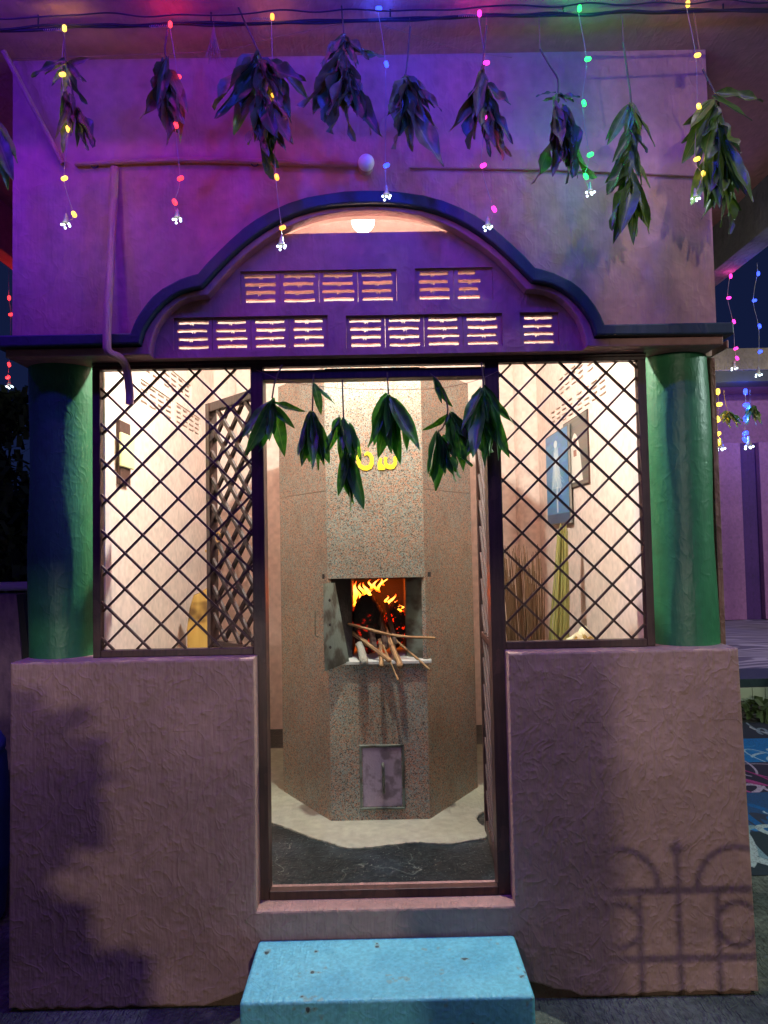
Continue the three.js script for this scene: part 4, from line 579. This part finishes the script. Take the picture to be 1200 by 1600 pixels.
// unseen tree and railing out of frame, placed to cast shadows on the base
{
  const t = thing('unseen_tree', 'unseen tree behind the camera, placed to shadow the left base wall', 'tree'), r = rng(40), gs = []; t.position.set(-0.84, 0, 4.4); part('trunk', lathe([[0.06, 0], [0.045, 0.9], [0.02, 1.9], [0, 2]], 10), M.stem, t);
  for (let k = 0; k < 22; k++) { const a = r() * 6.28, rr = 0.36 * Math.sqrt(r()), cy = 0.25 + 1.4 * r(), c = V(Math.cos(a) * rr, cy, Math.sin(a) * rr); for (let i = 0; i < 120; i++) { const g = new THREE.PlaneGeometry(0.08, 0.16); g.rotateX(r() * 6); g.rotateY(r() * 6); g.translate(c.x + (r() + r() - 1) * 0.26, c.y + (r() + r() - 1) * 0.26, c.z + (r() + r() - 1) * 0.26); gs.push(g); } }
  part('crown', merge(gs), new THREE.MeshStandardMaterial({ color: lin(0.05, 0.09, 0.03), side: THREE.DoubleSide, roughness: 0.8 }), t);
  const f = thing('unseen_railing', 'unseen low iron railing with arched hoops, placed to shadow the right base wall', 'railing'), z = 1.55;
  for (const y of [0.67, 0.45, 0.30]) part('rail', box(0.66, 2.3, y, y + 0.022, z - 0.011, z + 0.011), M.wire, f);
  for (let i = 0; i < 13; i++) { const x = 0.68 + i * 0.13; part('post', box(x, x + 0.02, -0.02, i % 3 ? 0.665 : 0.80, z - 0.031, z - 0.0115), M.wire, f); if (i % 3 === 0) part('finial', lathe([[0, 0.86], [0.006, 0.84], [0.028, 0.815], [0.012, 0.79], [0, 0.79]], 10).translate(x + 0.01, 0, z - 0.021), M.wire, f); }
  for (let i = 0; i < 4; i++) part('hoop', new THREE.TorusGeometry(0.13, 0.011, 6, 24, Math.PI).translate(0.885 + i * 0.39, 0.69, z), M.wire, f);
  for (let i = 0; i < 4; i++) part('scroll_ring', new THREE.TorusGeometry(0.07, 0.010, 6, 20).translate(0.885 + i * 0.39, 0.57, z), M.wire, f);
}
// unseen blue and violet bulbs above the frame, placed to wash the upper wall
{
  const cols = { v: lin(0.11, 0.008, 1), m: lin(0.55, 0.015, 0.7), b: lin(0.03, 0.03, 1) }, bm = {}; for (const k in cols) bm[k] = new THREE.MeshStandardMaterial({ color: cols[k], emissive: cols[k], emissiveIntensity: 4, roughness: 0.3 });
  const unseenFestoon = (label, top, z, bl) => {
    const t = thing('unseen_festoon', label, 'string light'), yy = (x) => top - 0.1 * Math.sin(Math.PI * (x + 3) / 6);
    const pts = []; for (let i = 0; i <= 10; i++) pts.push(V(-3 + 0.6 * i, yy(-3 + 0.6 * i), z)); part('wire', tube(pts, 0.006, 6, 60), M.wire, t);
    for (const x of [-3, 3]) part('post', new THREE.CylinderGeometry(0.04, 0.05, top + 0.04, 12).translate(x, top / 2 + 0.02, z), M.steel, t);
    for (const [x, k, pw] of bl) { const y = yy(x); part('socket', new THREE.CylinderGeometry(0.018, 0.02, 0.05, 12).translate(x, y - 0.025, z), M.wire, t); part('bulb', new THREE.SphereGeometry(0.035, 16, 12).translate(x, y - 0.08, z), bm[k], t); const l = new THREE.PointLight(cols[k], pw, 0, 2); l.position.set(x, y - 0.08, z); l.castShadow = true; l.shadow.radius = 1.7; t.add(l); }
  };
  unseenFestoon('unseen lower string of large blue and violet bulbs, placed to wash the upper wall', 3.56, 0.85, [[-2.2, 'v', 1.3], [-1.8, 'v', 1.3], [-1.3, 'v', 0.7], [-0.8, 'v', 0.45], [-0.3, 'b', 1.15], [0.2, 'b', 1.6], [0.7, 'b', 1.05], [1.2, 'v', 0.55]]);
  unseenFestoon('unseen upper string of large blue and violet bulbs, placed to wash the upper wall', 4.4, 0.95, [[-1.9, 'v', 2.2], [-1.1, 'm', 1.1], [-0.6, 'm', 1.3], [0.2, 'b', 1.7], [1.3, 'm', 0.8]]);
}
renderer.render(scene, camera);
